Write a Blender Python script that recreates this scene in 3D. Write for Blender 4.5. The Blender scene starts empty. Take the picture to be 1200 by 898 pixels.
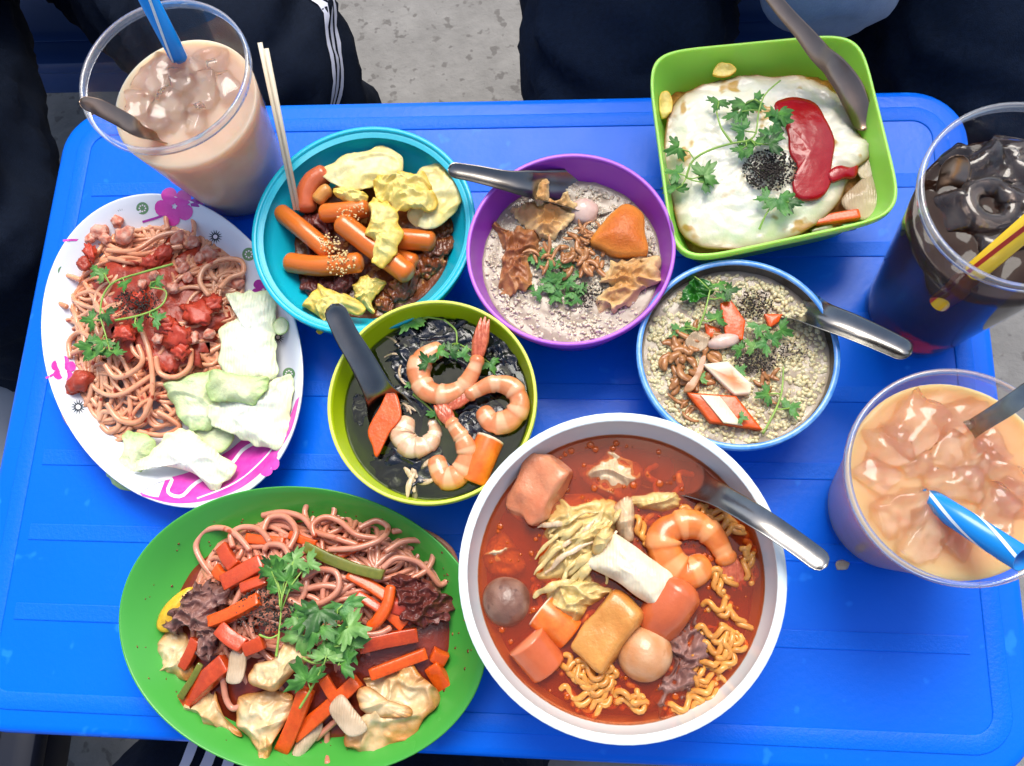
import bpy, bmesh, math, random
from mathutils import Vector, Matrix, noise
R = math.radians
# ------------------------------------------------------------------ camera, sky, sun, exposure
TH = 48.0                                   # table top above the ground, cm (code below works in cm, z = 0 on the table top)
CAMH = 53.0                                 # lens above the table top, cm
FPX, CX, CY = 1060.7, 600.0, 449.0          # focal length and centre in photograph pixels
RM = Matrix(((0.9952220, -0.0095585, 0.0971690), (0.0364020, 0.9597681, -0.2784242), (-0.0905984, 0.2806310, 0.9555303)))
scn = bpy.context.scene
COL = scn.collection
cam = bpy.data.cameras.new('camera')
cam.sensor_width = 36.0
cam.lens = FPX / 1200 * 36
cam.clip_start = 0.02
cam.clip_end = 500
co = bpy.data.objects.new('camera', cam)
co.matrix_world = Matrix.Translation((0, 0, (TH + CAMH) / 100)) @ RM.to_4x4()
COL.objects.link(co)
scn.camera = co
SUN_AZ, SUN_EL = R(6), R(58)              # azimuth from +Y towards +X
world = bpy.data.worlds.new('World')
scn.world = world
world.use_nodes = True
wn = world.node_tree
sky = wn.nodes.new('ShaderNodeTexSky')
sky.sky_type = 'NISHITA'
sky.sun_disc = False
sky.sun_elevation = SUN_EL
sky.sun_rotation = SUN_AZ
sky.dust_density = 4.0
sky.ozone_density = 0.6
wn.links.new(sky.outputs[0], wn.nodes['Background'].inputs[0])
wn.nodes['Background'].inputs[1].default_value = 0.108
sl = bpy.data.lights.new('sun', 'SUN')
sl.energy = 1.35
sl.angle = R(34)
sl.color = (1, 0.985, 0.92)
so = bpy.data.objects.new('sun', sl)
sd = Vector((math.sin(SUN_AZ) * math.cos(SUN_EL), math.cos(SUN_AZ) * math.cos(SUN_EL), math.sin(SUN_EL)))
so.rotation_euler = sd.to_track_quat('Z', 'Y').to_euler()
so.location = sd * 5
COL.objects.link(so)
vs = scn.view_settings
vs.view_transform = 'Standard'
vs.look = 'None'
vs.gamma = 1
vs.use_curve_mapping = False
vs.exposure = 1.0

# ------------------------------------------------------------------ helpers
def P(px, py, z=0.0):
    """photograph pixel + height above the table (cm) -> point in cm"""
    d = RM @ Vector(((px - CX) / FPX, -(py - CY) / FPX, -1.0))
    t = (z - CAMH) / d.z
    return Vector((d.x * t, d.y * t, z))
def W(K, x, y, z=0.0):
    return P(K[0] + x / K[2], K[1] + y / K[2], z)
def px2cm(K, z):
    return (CAMH - z) / FPX * 0.98 / K[2]
K0 = (0, 0, 1.0)
KSP, KTE, KPU, KLI = (30, 200, 2.191), (280, 130, 3.327), (530, 160, 3.456), (370, 330, 3.326)
KSQ, KBL, KWH, KGR = (740, 0, 2.806), (730, 290, 3.429), (520, 460, 2.139), (120, 560, 2.553)
KC1, KC2, KC3 = (0, 0, 2.642), (950, 80, 2.494), (930, 400, 2.806)
def hexc(h):
    h = h.lstrip('#')
    o = []
    for i in (0, 2, 4):
        v = int(h[i:i + 2], 16) / 255
        o.append(v / 12.92 if v <= 0.04045 else ((v + 0.055) / 1.055) ** 2.4)
    return (*o, 1)
MATS = {}
FOOD = [1.0]                                # finer pattern for small things
def mat(name, c1, c2=None, c3=None, scale=60, rough=0.4, bump=0.0, bscale=None, sss=0.0, trans=0.0, ior=1.45, coat=0.0, alpha=1.0, metal=0.0, contrast=0.25, wave=None, spec=0.5, speck=None, detail=4, sheen=0, rvar=0, ssc=0.003, vary=None):
    fk = FOOD[0]
    scale *= fk
    bscale = bscale * fk if bscale else None
    vary = (0.18 if fk > 1 else 0.0) if vary is None else vary
    if speck:
        speck = (speck[0], speck[1] * fk, speck[2])
    m = bpy.data.materials.new(name)
    m.use_nodes = True
    N, L = m.node_tree.nodes, m.node_tree.links
    b = N['Principled BSDF']
    b.inputs['Roughness'].default_value = rough
    b.inputs['Metallic'].default_value = metal
    b.inputs['IOR'].default_value = ior
    b.inputs['Specular IOR Level'].default_value = spec
    b.inputs['Transmission Weight'].default_value = trans
    b.inputs['Coat Weight'].default_value = coat
    b.inputs['Coat Roughness'].default_value = 0.08
    b.inputs['Alpha'].default_value = alpha
    if sheen:
        b.inputs['Sheen Weight'].default_value = sheen
    if sss:
        b.inputs['Subsurface Weight'].default_value = sss
        b.inputs['Subsurface Radius'].default_value = (0.6, 0.35, 0.2)
        b.inputs['Subsurface Scale'].default_value = ssc
    tc = N.new('ShaderNodeTexCoord')
    def nz(sc, det=4):
        n = N.new('ShaderNodeTexNoise')
        n.inputs['Scale'].default_value = sc
        n.inputs['Detail'].default_value = det
        n.inputs['Roughness'].default_value = 0.6
        L.new(tc.outputs['Object'], n.inputs['Vector'])
        return n
    def mix(fac, a, c):
        x = N.new('ShaderNodeMix')
        x.data_type = 'RGBA'
        L.new(fac, x.inputs[0])
        for s, v in ((6, a), (7, c)):
            if isinstance(v, tuple):
                x.inputs[s].default_value = v
            else:
                L.new(v, x.inputs[s])
        return x.outputs[2]
    def ramp(o, lo, hi):
        r = N.new('ShaderNodeMapRange')
        r.inputs[1].default_value = lo
        r.inputs[2].default_value = hi
        L.new(o, r.inputs[0])
        return r.outputs[0]
    cur = hexc(c1)
    if c2:
        cur = mix(ramp(nz(scale, detail).outputs[0], 0.5 - contrast, 0.5 + contrast), hexc(c1), hexc(c2))
    if speck:                                # (colour, scale, amount): scattered spots
        cur = mix(ramp(nz(speck[1], 2).outputs[0], speck[2], speck[2] + 0.06), cur, hexc(speck[0]))
    if vary:
        hv = N.new('ShaderNodeHueSaturation')
        L.new(ramp2(N, L, nz(scale * 0.45, 5).outputs[0], 1 - vary * 1.2, 1 + vary), hv.inputs['Value'])
        if isinstance(cur, tuple):
            hv.inputs['Color'].default_value = cur
        else:
            L.new(cur, hv.inputs['Color'])
        cur = hv.outputs[0]
    if c3:
        at = N.new('ShaderNodeAttribute')
        at.attribute_name = 'tint'
        cur = mix(at.outputs['Fac'], cur, hexc(c3))
    if isinstance(cur, tuple):
        b.inputs['Base Color'].default_value = cur
    else:
        L.new(cur, b.inputs['Base Color'])
    if rvar:
        L.new(ramp2(N, L, nz(scale * 0.7).outputs[0], rough - rvar, rough + rvar), b.inputs['Roughness'])
    if bump or wave:
        bp = N.new('ShaderNodeBump')
        bp.inputs['Strength'].default_value = min(1, bump if bump else 0.4)
        bp.inputs['Distance'].default_value = 0.002 if fk == 1 else 0.0009
        if wave:
            wv = N.new('ShaderNodeTexWave')
            wv.inputs['Scale'].default_value = wave
            wv.inputs['Distortion'].default_value = 3
            wv.inputs['Detail'].default_value = 2
            L.new(tc.outputs['Object'], wv.inputs['Vector'])
            L.new(wv.outputs[1], bp.inputs['Height'])
        else:
            L.new(nz(bscale or scale * 2).outputs[0], bp.inputs['Height'])
        L.new(bp.outputs[0], b.inputs['Normal'])
    MATS[name] = m
    return m
def ramp2(N, L, o, lo, hi):
    r = N.new('ShaderNodeMapRange')
    r.inputs[1].default_value = 0.3
    r.inputs[2].default_value = 0.7
    r.inputs[3].default_value = lo
    r.inputs[4].default_value = hi
    L.new(o, r.inputs[0])
    return r.outputs[0]
def clearmat(name, tint, edge, gl=0.1, rough=0.05, body=0.0, bcol='#ffffff'):
    """thin clear plastic: see-through face on, brighter and glossier at grazing angles"""
    m = bpy.data.materials.new(name)
    m.use_nodes = True
    N, L = m.node_tree.nodes, m.node_tree.links
    N.remove(N['Principled BSDF'])
    t = N.new('ShaderNodeBsdfTransparent')
    t.inputs[0].default_value = hexc(tint)
    g = N.new('ShaderNodeBsdfGlossy')
    g.inputs['Roughness'].default_value = rough
    g.inputs[0].default_value = (0.9, 0.92, 0.95, 1)
    d = N.new('ShaderNodeBsdfDiffuse')
    d.inputs[0].default_value = hexc(bcol)
    x0 = N.new('ShaderNodeMixShader')
    x0.inputs[0].default_value = body
    L.new(t.outputs[0], x0.inputs[1])
    L.new(d.outputs[0], x0.inputs[2])
    lw = N.new('ShaderNodeLayerWeight')
    lw.inputs[0].default_value = edge
    mr = N.new('ShaderNodeMapRange')
    mr.inputs[3].default_value = gl * 0.4
    mr.inputs[4].default_value = min(1, gl * 6)
    L.new(lw.outputs[0], mr.inputs[0])
    x = N.new('ShaderNodeMixShader')
    L.new(mr.outputs[0], x.inputs[0])
    L.new(x0.outputs[0], x.inputs[1])
    L.new(g.outputs[0], x.inputs[2])
    L.new(x.outputs[0], N['Material Output'].inputs[0])
    MATS[name] = m
    return m
def tag(o, label=None, cat=None, group=None, kind=None):
    if label: o['label'] = label
    if cat: o['category'] = cat
    if group: o['group'] = group
    if kind: o['kind'] = kind
    return o
ORG = {}
def wpos(v):
    return Vector((v.x, v.y, v.z + TH)) * 0.01
def thing(name, label, cat, loc, group=None):
    o = bpy.data.objects.new(name, None)
    o.empty_display_size = 0.02
    o.location = wpos(loc)
    COL.objects.link(o)
    ORG[o.name] = o.location.copy()
    return tag(o, label, cat, group)
def obj(name, geo, m, parent=None, label=None, cat=None, group=None, kind=None, smooth=True):
    V, F = geo[0], geo[1]
    T = geo[2] if len(geo) > 2 else None
    n = len(V)
    c = wpos(Vector((sum(v[0] for v in V) / n, sum(v[1] for v in V) / n, min(v[2] for v in V))))
    me = bpy.data.meshes.new(name)
    me.from_pydata([tuple(wpos(Vector(v)) - c) for v in V], [], F)
    me.polygons.foreach_set('use_smooth', [smooth] * len(F))
    if T:
        a = me.attributes.new('tint', 'FLOAT', 'POINT')
        a.data.foreach_set('value', T)
    me.materials.append(MATS[m] if isinstance(m, str) else m)
    me.update()
    o = bpy.data.objects.new(name, me)
    COL.objects.link(o)
    if parent is not None:
        o.parent = parent
        o.location = c - ORG[parent.name]
    else:
        o.location = c
    ORG[o.name] = c
    return tag(o, label, cat, group, kind)
def nse(x, y, z, s=0.0):
    return noise.noise(Vector((x + s * 7.31, y - s * 3.17, z + s * 1.73)))
def join(*gs):
    V, F, T = [], [], []
    for g in gs:
        k = len(V)
        V += list(g[0])
        F += [tuple(i + k for i in f) for f in g[1]]
        T += list(g[2]) if len(g) > 2 and g[2] else [0.0] * len(g[0])
    return V, F, T
def spline(pts, n, closed=False):
    pts = [Vector(p) for p in pts]
    m = len(pts)
    if m == 2 and not closed:
        return [pts[0].lerp(pts[1], i / (n - 1)) for i in range(n)]
    out = []
    segs = m if closed else m - 1
    for i in range(n):
        t = i / n * segs if closed else i / (n - 1) * segs
        k = min(int(t), segs - 1)
        u = t - k
        g = (lambda j: pts[j % m]) if closed else (lambda j: pts[max(0, min(m - 1, j))])
        a, b, c, d = g(k - 1), g(k), g(k + 1), g(k + 2)
        out.append(0.5 * ((2 * b) + (c - a) * u + (2 * a - 5 * b + 4 * c - d) * u * u + (3 * b - a - 3 * c + d) * u ** 3))
    return out
def tube(pts, r, n=7, cap=True, flat=1.0, tint=None, rnd=False, up=None):
    pts = [Vector(p) for p in pts]
    m = len(pts)
    rr = [(r(i / (m - 1)) if callable(r) else (r[i] if isinstance(r, (list, tuple)) else r)) for i in range(m)]
    if rnd:                                  # rounded ends
        t0, t1 = (pts[0] - pts[1]).normalized(), (pts[-1] - pts[-2]).normalized()
        a = [(pts[0] + t0 * rr[0] * e, rr[0] * q) for e, q in ((0.55, 0.35), (0.42, 0.7), (0.22, 0.9))]
        b = [(pts[-1] + t1 * rr[-1] * e, rr[-1] * q) for e, q in ((0.22, 0.9), (0.42, 0.7), (0.55, 0.35))]
        pts = [x[0] for x in a] + pts + [x[0] for x in b]
        rr = [x[1] for x in a] + rr + [x[1] for x in b]
        m = len(pts)
    V, F, T = [], [], []
    nrm = None
    for i in range(m):
        t = (pts[min(i + 1, m - 1)] - pts[max(i - 1, 0)]).normalized()
        if nrm is None:
            ref = Vector((0, 0, 1)) if up is None else up
            if abs(t.dot(ref)) > 0.95:
                ref = Vector((1, 0, 0))
            nrm = (ref - t * ref.dot(t)).normalized()
        else:
            nrm = (nrm - t * nrm.dot(t)).normalized()
        bn = t.cross(nrm)
        for k in range(n):
            a = 2 * math.pi * k / n
            V.append(pts[i] + nrm * math.cos(a) * rr[i] * flat + bn * math.sin(a) * rr[i])
            T.append(tint(i / (m - 1), a) if tint else 0.0)
    for i in range(m - 1):
        for k in range(n):
            F.append((i * n + k, i * n + (k + 1) % n, (i + 1) * n + (k + 1) % n, (i + 1) * n + k))
    if cap:
        F.append(tuple(reversed(range(n))))
        F.append(tuple(range((m - 1) * n, m * n)))
    return V, F, T
_ico = {}
def ico(l):
    if l not in _ico:
        bm = bmesh.new()
        bmesh.ops.create_icosphere(bm, subdivisions=l, radius=1)
        _ico[l] = ([v.co.copy() for v in bm.verts], [tuple(v.index for v in f.verts) for f in bm.faces])
        bm.free()
    return _ico[l]
def blob(c, rad, amp=0.15, freq=1.2, seed=0, lvl=3, rz=0.0, tilt=0.0, lump=0.0):
    V0, F = ico(lvl)
    M = Matrix.Rotation(rz, 3, 'Z') @ Matrix.Rotation(tilt, 3, 'X')
    V, T = [], []
    for v in V0:
        k = 1 + amp * nse(v.x * freq, v.y * freq, v.z * freq, seed)
        if lump:
            k += lump * abs(nse(v.x * freq * 3, v.y * freq * 3, v.z * freq * 3, seed + 5))
        V.append(c + M @ Vector((v.x * rad[0] * k, v.y * rad[1] * k, v.z * rad[2] * k)))
        T.append(max(0, min(1, 0.5 + 1.2 * nse(v.x * 2, v.y * 2, v.z * 2, seed + 9))))
    return V, F, T
def rbox(c, half, M=None, bev=0.15, amp=0.0, freq=1.0, seed=0, n=6, taper=0.0, bend=0.0):
    M = M or Matrix.Identity(3)
    V, F, idx = [], [], {}
    g = [-1 + 2 * i / n for i in range(n + 1)]
    g[1] = -0.86
    g[-2] = 0.86
    b = min(bev, min(half) * 0.95)
    def vert(p):
        key = tuple(round(x, 4) for x in p)
        if key in idx:
            return idx[key]
        q = Vector((p[0] * half[0], p[1] * half[1], p[2] * half[2]))
        inn = Vector([max(-(h - b), min(h - b, x)) for x, h in zip(q, half)])
        d = q - inn
        q = inn + d.normalized() * b if d.length > 1e-6 else q
        q.y *= 1 - taper * p[0]
        q.y += bend * (1 - p[0] ** 2)
        if amp:
            w = nse(q.x * freq, q.y * freq, q.z * freq, seed)
            w2 = nse(q.x * freq, q.y * freq, q.z * freq, seed + 4)
            q += Vector((w, w2, w)) * amp
        idx[key] = len(V)
        V.append(c + M @ q)
        return idx[key]
    for ax in range(3):
        for s in (-1, 1):
            for i in range(n):
                for j in range(n):
                    f = []
                    for a, e in ((i, j), (i + 1, j), (i + 1, j + 1), (i, j + 1)):
                        p = [0, 0, 0]
                        p[ax] = s
                        p[(ax + 1) % 3] = g[a]
                        p[(ax + 2) % 3] = g[e]
                        f.append(vert(p))
                    F.append(tuple(f if s > 0 else f[::-1]))
    return V, F
def frame(a, b, roll=0.0):
    x = (b - a).normalized()
    y = Vector((0, 0, 1)).cross(x)
    y = y.normalized() if y.length > 1e-4 else Vector((0, 1, 0))
    z = x.cross(y)
    M = Matrix((x, y, z)).transposed()
    return M @ Matrix.Rotation(roll, 3, 'X')
def sheet(out, rings=9, n=44, amp=0.1, freq=0.7, seed=0, thick=0.12, crumple=0.0, dome=0.0, curl=0.0, ridge=0.0, edge=0.0, cpt=None, sharp=False, tpow=6, ruf=0.0):
    """a sheet spanning an outline (3D points, cm), wrinkled, with real thickness"""
    if sharp:
        o = []
        per = n // len(out)
        for i in range(len(out)):
            a, b = Vector(out[i]), Vector(out[(i + 1) % len(out)])
            o += [a.lerp(b, k / per) for k in range(per)]
    else:
        o = spline(out, n, True)
    n = len(o)
    if sum(o[i].x * o[(i + 1) % n].y - o[(i + 1) % n].x * o[i].y for i in range(n)) < 0:
        o.reverse()
    c = cpt or sum(o, Vector()) / n
    top, tt = [], []
    for r in range(rings + 1):
        t = r / rings
        for k in range(n if r else 1):
            p = c.lerp(o[k], t)
            e = nse(p.x * freq * 3, p.y * freq * 3, 0, seed + 11) * edge * t * t
            w = amp * (nse(p.x * freq, p.y * freq, 0, seed) + 0.5 * nse(p.x * freq * 2.1, p.y * freq * 2.1, 3, seed) + 0.22 * nse(p.x * freq * 4.7, p.y * freq * 4.7, 6, seed))
            if ridge:
                cr = 1 - min(1, abs(nse(p.x * freq * 0.9, p.y * freq * 1.5, 5, seed)) * 3.2)
                cr2 = 1 - min(1, abs(nse(p.x * freq * 2.6, p.y * freq * 2.0, 9, seed)) * 3.0)
                w += ridge * (cr * 0.9 + cr2 * 0.35 - 0.3)
            if ruf:
                w += ruf * t ** 4 * 2.2 * nse(math.cos(k / n * 6.283) * 3.5, math.sin(k / n * 6.283) * 3.5, 2, seed + 6)
            q = p + Vector((nse(p.x * freq, p.y * freq, 8, seed), nse(p.x * freq, p.y * freq, 15, seed), 0)) * crumple * (0.3 + t)
            q += (p - c) * e
            q.z += w + dome * (1 - t * t) + curl * t ** 3
            top.append(q)
            tt.append(t ** tpow)
    m = len(top)
    V = top + [q - Vector((0, 0, thick)) for q in top]
    F = []
    ix = lambda r, k: 0 if r == 0 else 1 + (r - 1) * n + k % n
    for r in range(rings):
        for k in range(n):
            if r == 0:
                f = (0, ix(1, k), ix(1, k + 1))
            else:
                f = (ix(r, k), ix(r + 1, k), ix(r + 1, k + 1), ix(r, k + 1))
            F.append(f)
            F.append(tuple(m + i for i in reversed(f)))
    for k in range(n):
        a, b = ix(rings, k), ix(rings, k + 1)
        F.append((a, a + m, b + m, b))
    return V, F, tt + tt
def lathe(c, A, prof, n=72, outline=None, closed=True):
    """profile (scale, z) swept round an outline, A maps the unit outline to cm"""
    V, F = [], []
    for s, z in prof:
        for k in range(n):
            a = 2 * math.pi * k / n
            u = outline(a) if outline else Vector((math.cos(a), math.sin(a)))
            w = A @ (u * s)
            V.append(Vector((c.x + w.x, c.y + w.y, z)))
    for i in range(len(prof) - 1):
        for k in range(n):
            F.append((i * n + k, i * n + (k + 1) % n, (i + 1) * n + (k + 1) % n, (i + 1) * n + k))
    if closed:
        F.append(tuple(reversed(range(n))))
        F.append(tuple(range((len(prof) - 1) * n, len(prof) * n)))
    return V, F
def circ(r):
    return Matrix(((r, 0), (0, r)))
def ell(cx, cy, X, Y, S, z):
    """image ellipse (centre, half extents, covariance) -> world centre and 2x2 matrix at height z"""
    L11 = X
    L21 = S / X
    L22 = math.sqrt(max(1, Y * Y - L21 * L21))
    pts = []
    for k in range(90):
        a = 2 * math.pi * k / 90
        u, v = math.cos(a), math.sin(a)
        pts.append(P(cx + L11 * u, cy + L21 * u + L22 * v, z))
    c = sum(pts, Vector()) / 90
    xx = sum((p.x - c.x) ** 2 for p in pts) / 45
    yy = sum((p.y - c.y) ** 2 for p in pts) / 45
    xy = sum((p.x - c.x) * (p.y - c.y) for p in pts) / 45
    a = math.sqrt(xx)
    return c, Matrix(((a, 0), (xy / a, math.sqrt(yy - xy * xy / xx))))
def poly_in(poly, x, y):
    ins = False
    j = len(poly) - 1
    for i in range(len(poly)):
        a, b = poly[i], poly[j]
        if (a.y > y) != (b.y > y) and x < (b.x - a.x) * (y - a.y) / (b.y - a.y) + a.x:
            ins = not ins
        j = i
    return ins
# ------------------------------------------------------------------ materials
mat('concrete', '#908f8d', '#757472', scale=14, rough=0.9, bump=1.0, bscale=70, speck=('#6a6866', 60, 0.60), contrast=0.22, detail=12)
mat('table_blue', '#006cf0', '#0066e6', scale=7, rough=0.30, bump=0.08, bscale=260, contrast=0.2, rvar=0.12, spec=0.22, speck=('#1a7cf4', 60, 0.66))
mat('table_blue_matte', '#0068e8', '#006aea', scale=200, rough=0.42, bump=0.2, bscale=500, spec=0.22)
mat('melamine_white', '#e2e8f2', rough=0.18, coat=0.3)
mat('white_ceramic', '#e2eeef', rough=0.15, coat=0.4, bump=0.02, c2='#dde9ea', scale=15)
mat('teal_plastic', '#12b6cf', '#0fb0c8', scale=20, rough=0.28, sss=0.15)
mat('purple_plastic', '#a03cc0', '#9a40ba', scale=20, rough=0.3, sss=0.1)
mat('purple_rim', '#b766da', rough=0.35)
mat('lime_plastic', '#b9d30a', '#b2cc0b', scale=20, rough=0.3, sss=0.1)
mat('lime_rim', '#d3e05a', rough=0.35)
mat('square_green', '#a2f062', '#9cea5a', scale=15, rough=0.3, sss=0.8, ssc=0.015)
mat('plate_green', '#49a342', '#419a3a', scale=9, rough=0.25, sss=0.08, rvar=0.05)
mat('enamel_blue', '#3d8ae0', '#6fa9e8', scale=120, rough=0.25, coat=0.4, contrast=0.12)
mat('steel', '#a5a4a0', '#8b8986', scale=90, rough=0.24, metal=1.0, bump=0.03, bscale=200)
mat('steel_dark', '#8f8c88', '#6d6a67', scale=30, rough=0.25, metal=1.0)
mat('steel_warm', '#b49a86', '#8e7a6c', scale=25, rough=0.28, metal=1.0)
mat('magenta_print', '#d42fa8', '#e05abf', scale=90, rough=0.2, coat=0.3)
mat('purple_print', '#a0329e', rough=0.2, coat=0.3)
mat('dark_print', '#3c4a52', rough=0.2, coat=0.3)
mat('green_print', '#6c9a6e', rough=0.2, coat=0.3)
mat('white_print', '#f2eef6', rough=0.2, coat=0.3)
# food
FOOD[0] = 4.0
mat('spaghetti', '#efb894', '#d6875e', scale=9, rough=0.22, sss=0.15, coat=0.35, speck=('#a83a20', 26, 0.62), contrast=0.2, bump=0.25, bscale=60)
mat('pink_noodle', '#e0a088', '#bc6e50', scale=9, rough=0.2, sss=0.15, coat=0.4, speck=('#b04a2a', 24, 0.63), contrast=0.2, bump=0.25, bscale=60)
mat('ramen', '#e2a24e', '#c9803a', scale=60, rough=0.25, sss=0.25, coat=0.3)
mat('tomato', '#d25236', '#a82a1a', scale=22, rough=0.4, bump=0.7, bscale=70, sss=0.2, coat=0.1)
mat('tomato_sauce', '#b8462e', '#8e2a18', scale=40, rough=0.35, bump=0.9, bscale=70, coat=0.1)
mat('gap_shade_sauce', '#5c1c10', '#84301a', scale=12, rough=0.2, bump=0.6, bscale=60, coat=0.3)  # sauce red darkened to paint shade into the gaps between noodles
mat('pale_mince', '#d99c84', '#e8c3ae', scale=120, rough=0.4, bump=0.6, bscale=260, sss=0.2, c3='#c4664c')
mat('pepper', '#1d1916', '#4a4038', scale=300, rough=0.7)
mat('cilantro', '#4a8432', '#2a5e20', scale=20, rough=0.45, bump=0.3, bscale=300, c3='#5f9d3f')
mat('cilantro_dull', '#3f7a2e', '#5f9448', scale=90, rough=0.4, bump=0.3, bscale=300, c3='#4d8a4c')
mat('cilantro_pale', '#6f9e52', '#568a3c', scale=20, rough=0.4, bump=0.4, bscale=100, c3='#8ab468')
mat('cilantro_dark', '#2c5a22', '#1e4818', scale=20, rough=0.4, bump=0.4, bscale=100, c3='#4a7a38')
mat('stem', '#9bbf5c', '#86ad48', scale=60, rough=0.4)
mat('napa_white', '#f6f5ec', '#e4e9cc', scale=9, rough=0.32, sss=0.3, wave=150, c3='#dbe4b4', bump=0.25)
mat('napa_green', '#cfdba0', '#eceed2', scale=14, rough=0.35, sss=0.3, bump=0.7, bscale=160, c3='#a9c77a')
mat('napa_cooked', '#e2cf94', '#d2ae62', scale=40, rough=0.25, sss=0.25, bump=0.6, bscale=110, coat=0.25, c3='#c0893c')
mat('napa_soaked', '#d8b48a', '#e6d2b0', scale=35, rough=0.2, sss=0.3, wave=180, bump=0.16, coat=0.4, c3='#a8683c')
mat('napa_stalk', '#efe2c8', '#e4d2ae', scale=40, rough=0.25, sss=0.25, wave=200, coat=0.3, bump=0.14)
mat('fried_cabbage', '#f0dcb0', '#d49c58', scale=9, rough=0.3, sss=0.2, bump=0.9, bscale=50, coat=0.2, c3='#b8742f', contrast=0.14)
mat('onion', '#d8b890', '#e6d2b4', scale=14, rough=0.2, coat=0.3, wave=220, bump=0.3, alpha=0.68)
mat('carrot', '#e8621a', '#d84e12', scale=70, rough=0.25, sss=0.25, coat=0.15, bump=0.25, bscale=120)
mat('carrot_sauced', '#d24f1c', '#b53a14', scale=60, rough=0.2, sss=0.15, coat=0.5, bump=0.2, bscale=180)
mat('cucumber', '#7d7a2c', '#5f6a22', scale=60, rough=0.25, coat=0.4, sss=0.15)
mat('beef', '#7c524c', '#a87e72', scale=30, rough=0.45, bump=0.8, bscale=80, c3='#64403a', coat=0.1)
mat('beef_dark', '#4f2020', '#7a3a30', scale=30, rough=0.35, bump=0.9, bscale=80, coat=0.15)
mat('rice_cake', '#e27c2c', '#d66c20', scale=8, rough=0.2, sss=0.4, coat=0.35, c3='#e8a068', bump=0.15, bscale=50)
mat('omelette', '#eccb54', '#f6e6a0', scale=16, rough=0.35, sss=0.3, bump=0.6, bscale=140, c3='#e8bb3c')
mat('omelette_pale', '#f8f0c0', '#e6c864', scale=12, rough=0.33, sss=0.3, bump=0.4, bscale=120)
mat('brown_sauce', '#5a2410', '#8a4a22', scale=30, rough=0.2, bump=0.8, bscale=60, coat=0.2, speck=('#b07840', 40, 0.60))
mat('peanut', '#e8cf9a', '#d8b878', scale=200, rough=0.5)
mat('congee', '#c9b8a0', '#b5a288', scale=50, rough=0.18, bump=0.5, bscale=160, coat=0.4, sss=0.15)
mat('rice', '#e2d8c4', '#cfc0a4', scale=80, rough=0.25, sss=0.3, coat=0.3)
mat('rice_film', '#cdbda8', '#bfae98', scale=12, rough=0.1, bump=0.5, bscale=50, alpha=0.5, coat=0.3)
mat('rice_cream', '#e6dcb4', '#d8c898', scale=80, rough=0.25, sss=0.3, coat=0.3)
mat('wonton', '#dcaa68', '#b0702f', scale=10, rough=0.45, sss=0.2, bump=0.9, bscale=60, coat=0.08, c3='#e8c890')
mat('wonton_brown', '#a8683e', '#80421f', scale=24, rough=0.4, sss=0.2, bump=0.5, bscale=120, coat=0.12, c3='#b8804e')
mat('fried_tofu', '#d9741c', '#c05c12', scale=40, rough=0.35, sss=0.2, bump=0.5, bscale=160, c3='#e09038')
mat('shallot', '#c08a56', '#94562c', scale=60, rough=0.3, coat=0.3)
mat('egg_white', '#fcfaf0', '#f6ecc8', scale=12, rough=0.25, sss=0.15, bump=0.7, bscale=45, c3='#8c5a1e', coat=0.3, speck=('#d0a860', 14, 0.62), vary=0.06)
mat('ketchup', '#b0101c', '#98080f', scale=12, rough=0.22, coat=0.25, sss=0.1, bump=0.4, bscale=40)
mat('fried_rice', '#c98a34', '#8f5a22', scale=80, rough=0.35, bump=0.8, bscale=150)
mat('shrimp', '#d8703a', '#e69c6a', scale=14, rough=0.22, sss=0.3, coat=0.4, c3='#e8b890', bump=0.35, bscale=60, contrast=0.2)
mat('shrimp_pale', '#d9a27c', '#e6bf9c', scale=60, rough=0.22, sss=0.35, coat=0.5, c3='#ecd6bc', bump=0.15, bscale=150)
mat('shrimp_orange', '#d8641c', '#e68a3c', scale=14, rough=0.2, sss=0.3, coat=0.4, c3='#eca468', bump=0.35, bscale=60, contrast=0.2)
mat('shrimp_tail', '#b8452a', '#d87a54', scale=120, rough=0.2, coat=0.5, wave=140)
clearmat('dark_broth', '#ccd0c0', 0.3, gl=0.05, rough=0.03, body=0.06, bcol='#20240f')
mat('seaweed', '#070b12', '#10182a', scale=50, rough=0.15, bump=0.5, bscale=120, coat=0.5)
clearmat('red_broth', '#f9d0a4', 0.3, gl=0.05, rough=0.03, body=0.2, bcol='#b8430c')
mat('oil', '#c0480c', '#d86a1c', scale=20, rough=0.04, alpha=0.55)
mat('soup_base', '#6a2008', '#a85018', scale=8, rough=0.5, bump=0.6, bscale=30, contrast=0.2)
mat('crab_stick', '#e8641c', '#f08a3a', scale=40, rough=0.25, sss=0.3, c3='#f4e6cc', coat=0.3)
mat('fish_ball', '#d2a078', '#e0b890', scale=9, rough=0.25, sss=0.3, coat=0.3, c3='#c88a58', bump=0.5, bscale=80, speck=('#b87c4c', 30, 0.66))
mat('meat_ball', '#7c584a', '#9a7866', scale=14, rough=0.3, sss=0.15, coat=0.3, bump=0.7, bscale=70, c3='#6c4638', speck=('#5c3c32', 40, 0.64))
mat('sausage_red', '#c45a30', '#d07044', scale=10, rough=0.22, sss=0.25, coat=0.35, c3='#d97a54', bump=0.3, bscale=70)
mat('fish_tofu', '#e0a454', '#c0702a', scale=8, rough=0.3, sss=0.2, coat=0.3, bump=0.8, bscale=55, contrast=0.18)
mat('ham', '#cc6c42', '#e0a078', scale=8, rough=0.28, sss=0.2, coat=0.3, bump=0.8, bscale=50, contrast=0.2)
mat('lemon_peel', '#d9a520', '#e0b83c', scale=60, rough=0.3, sss=0.2)
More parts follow.
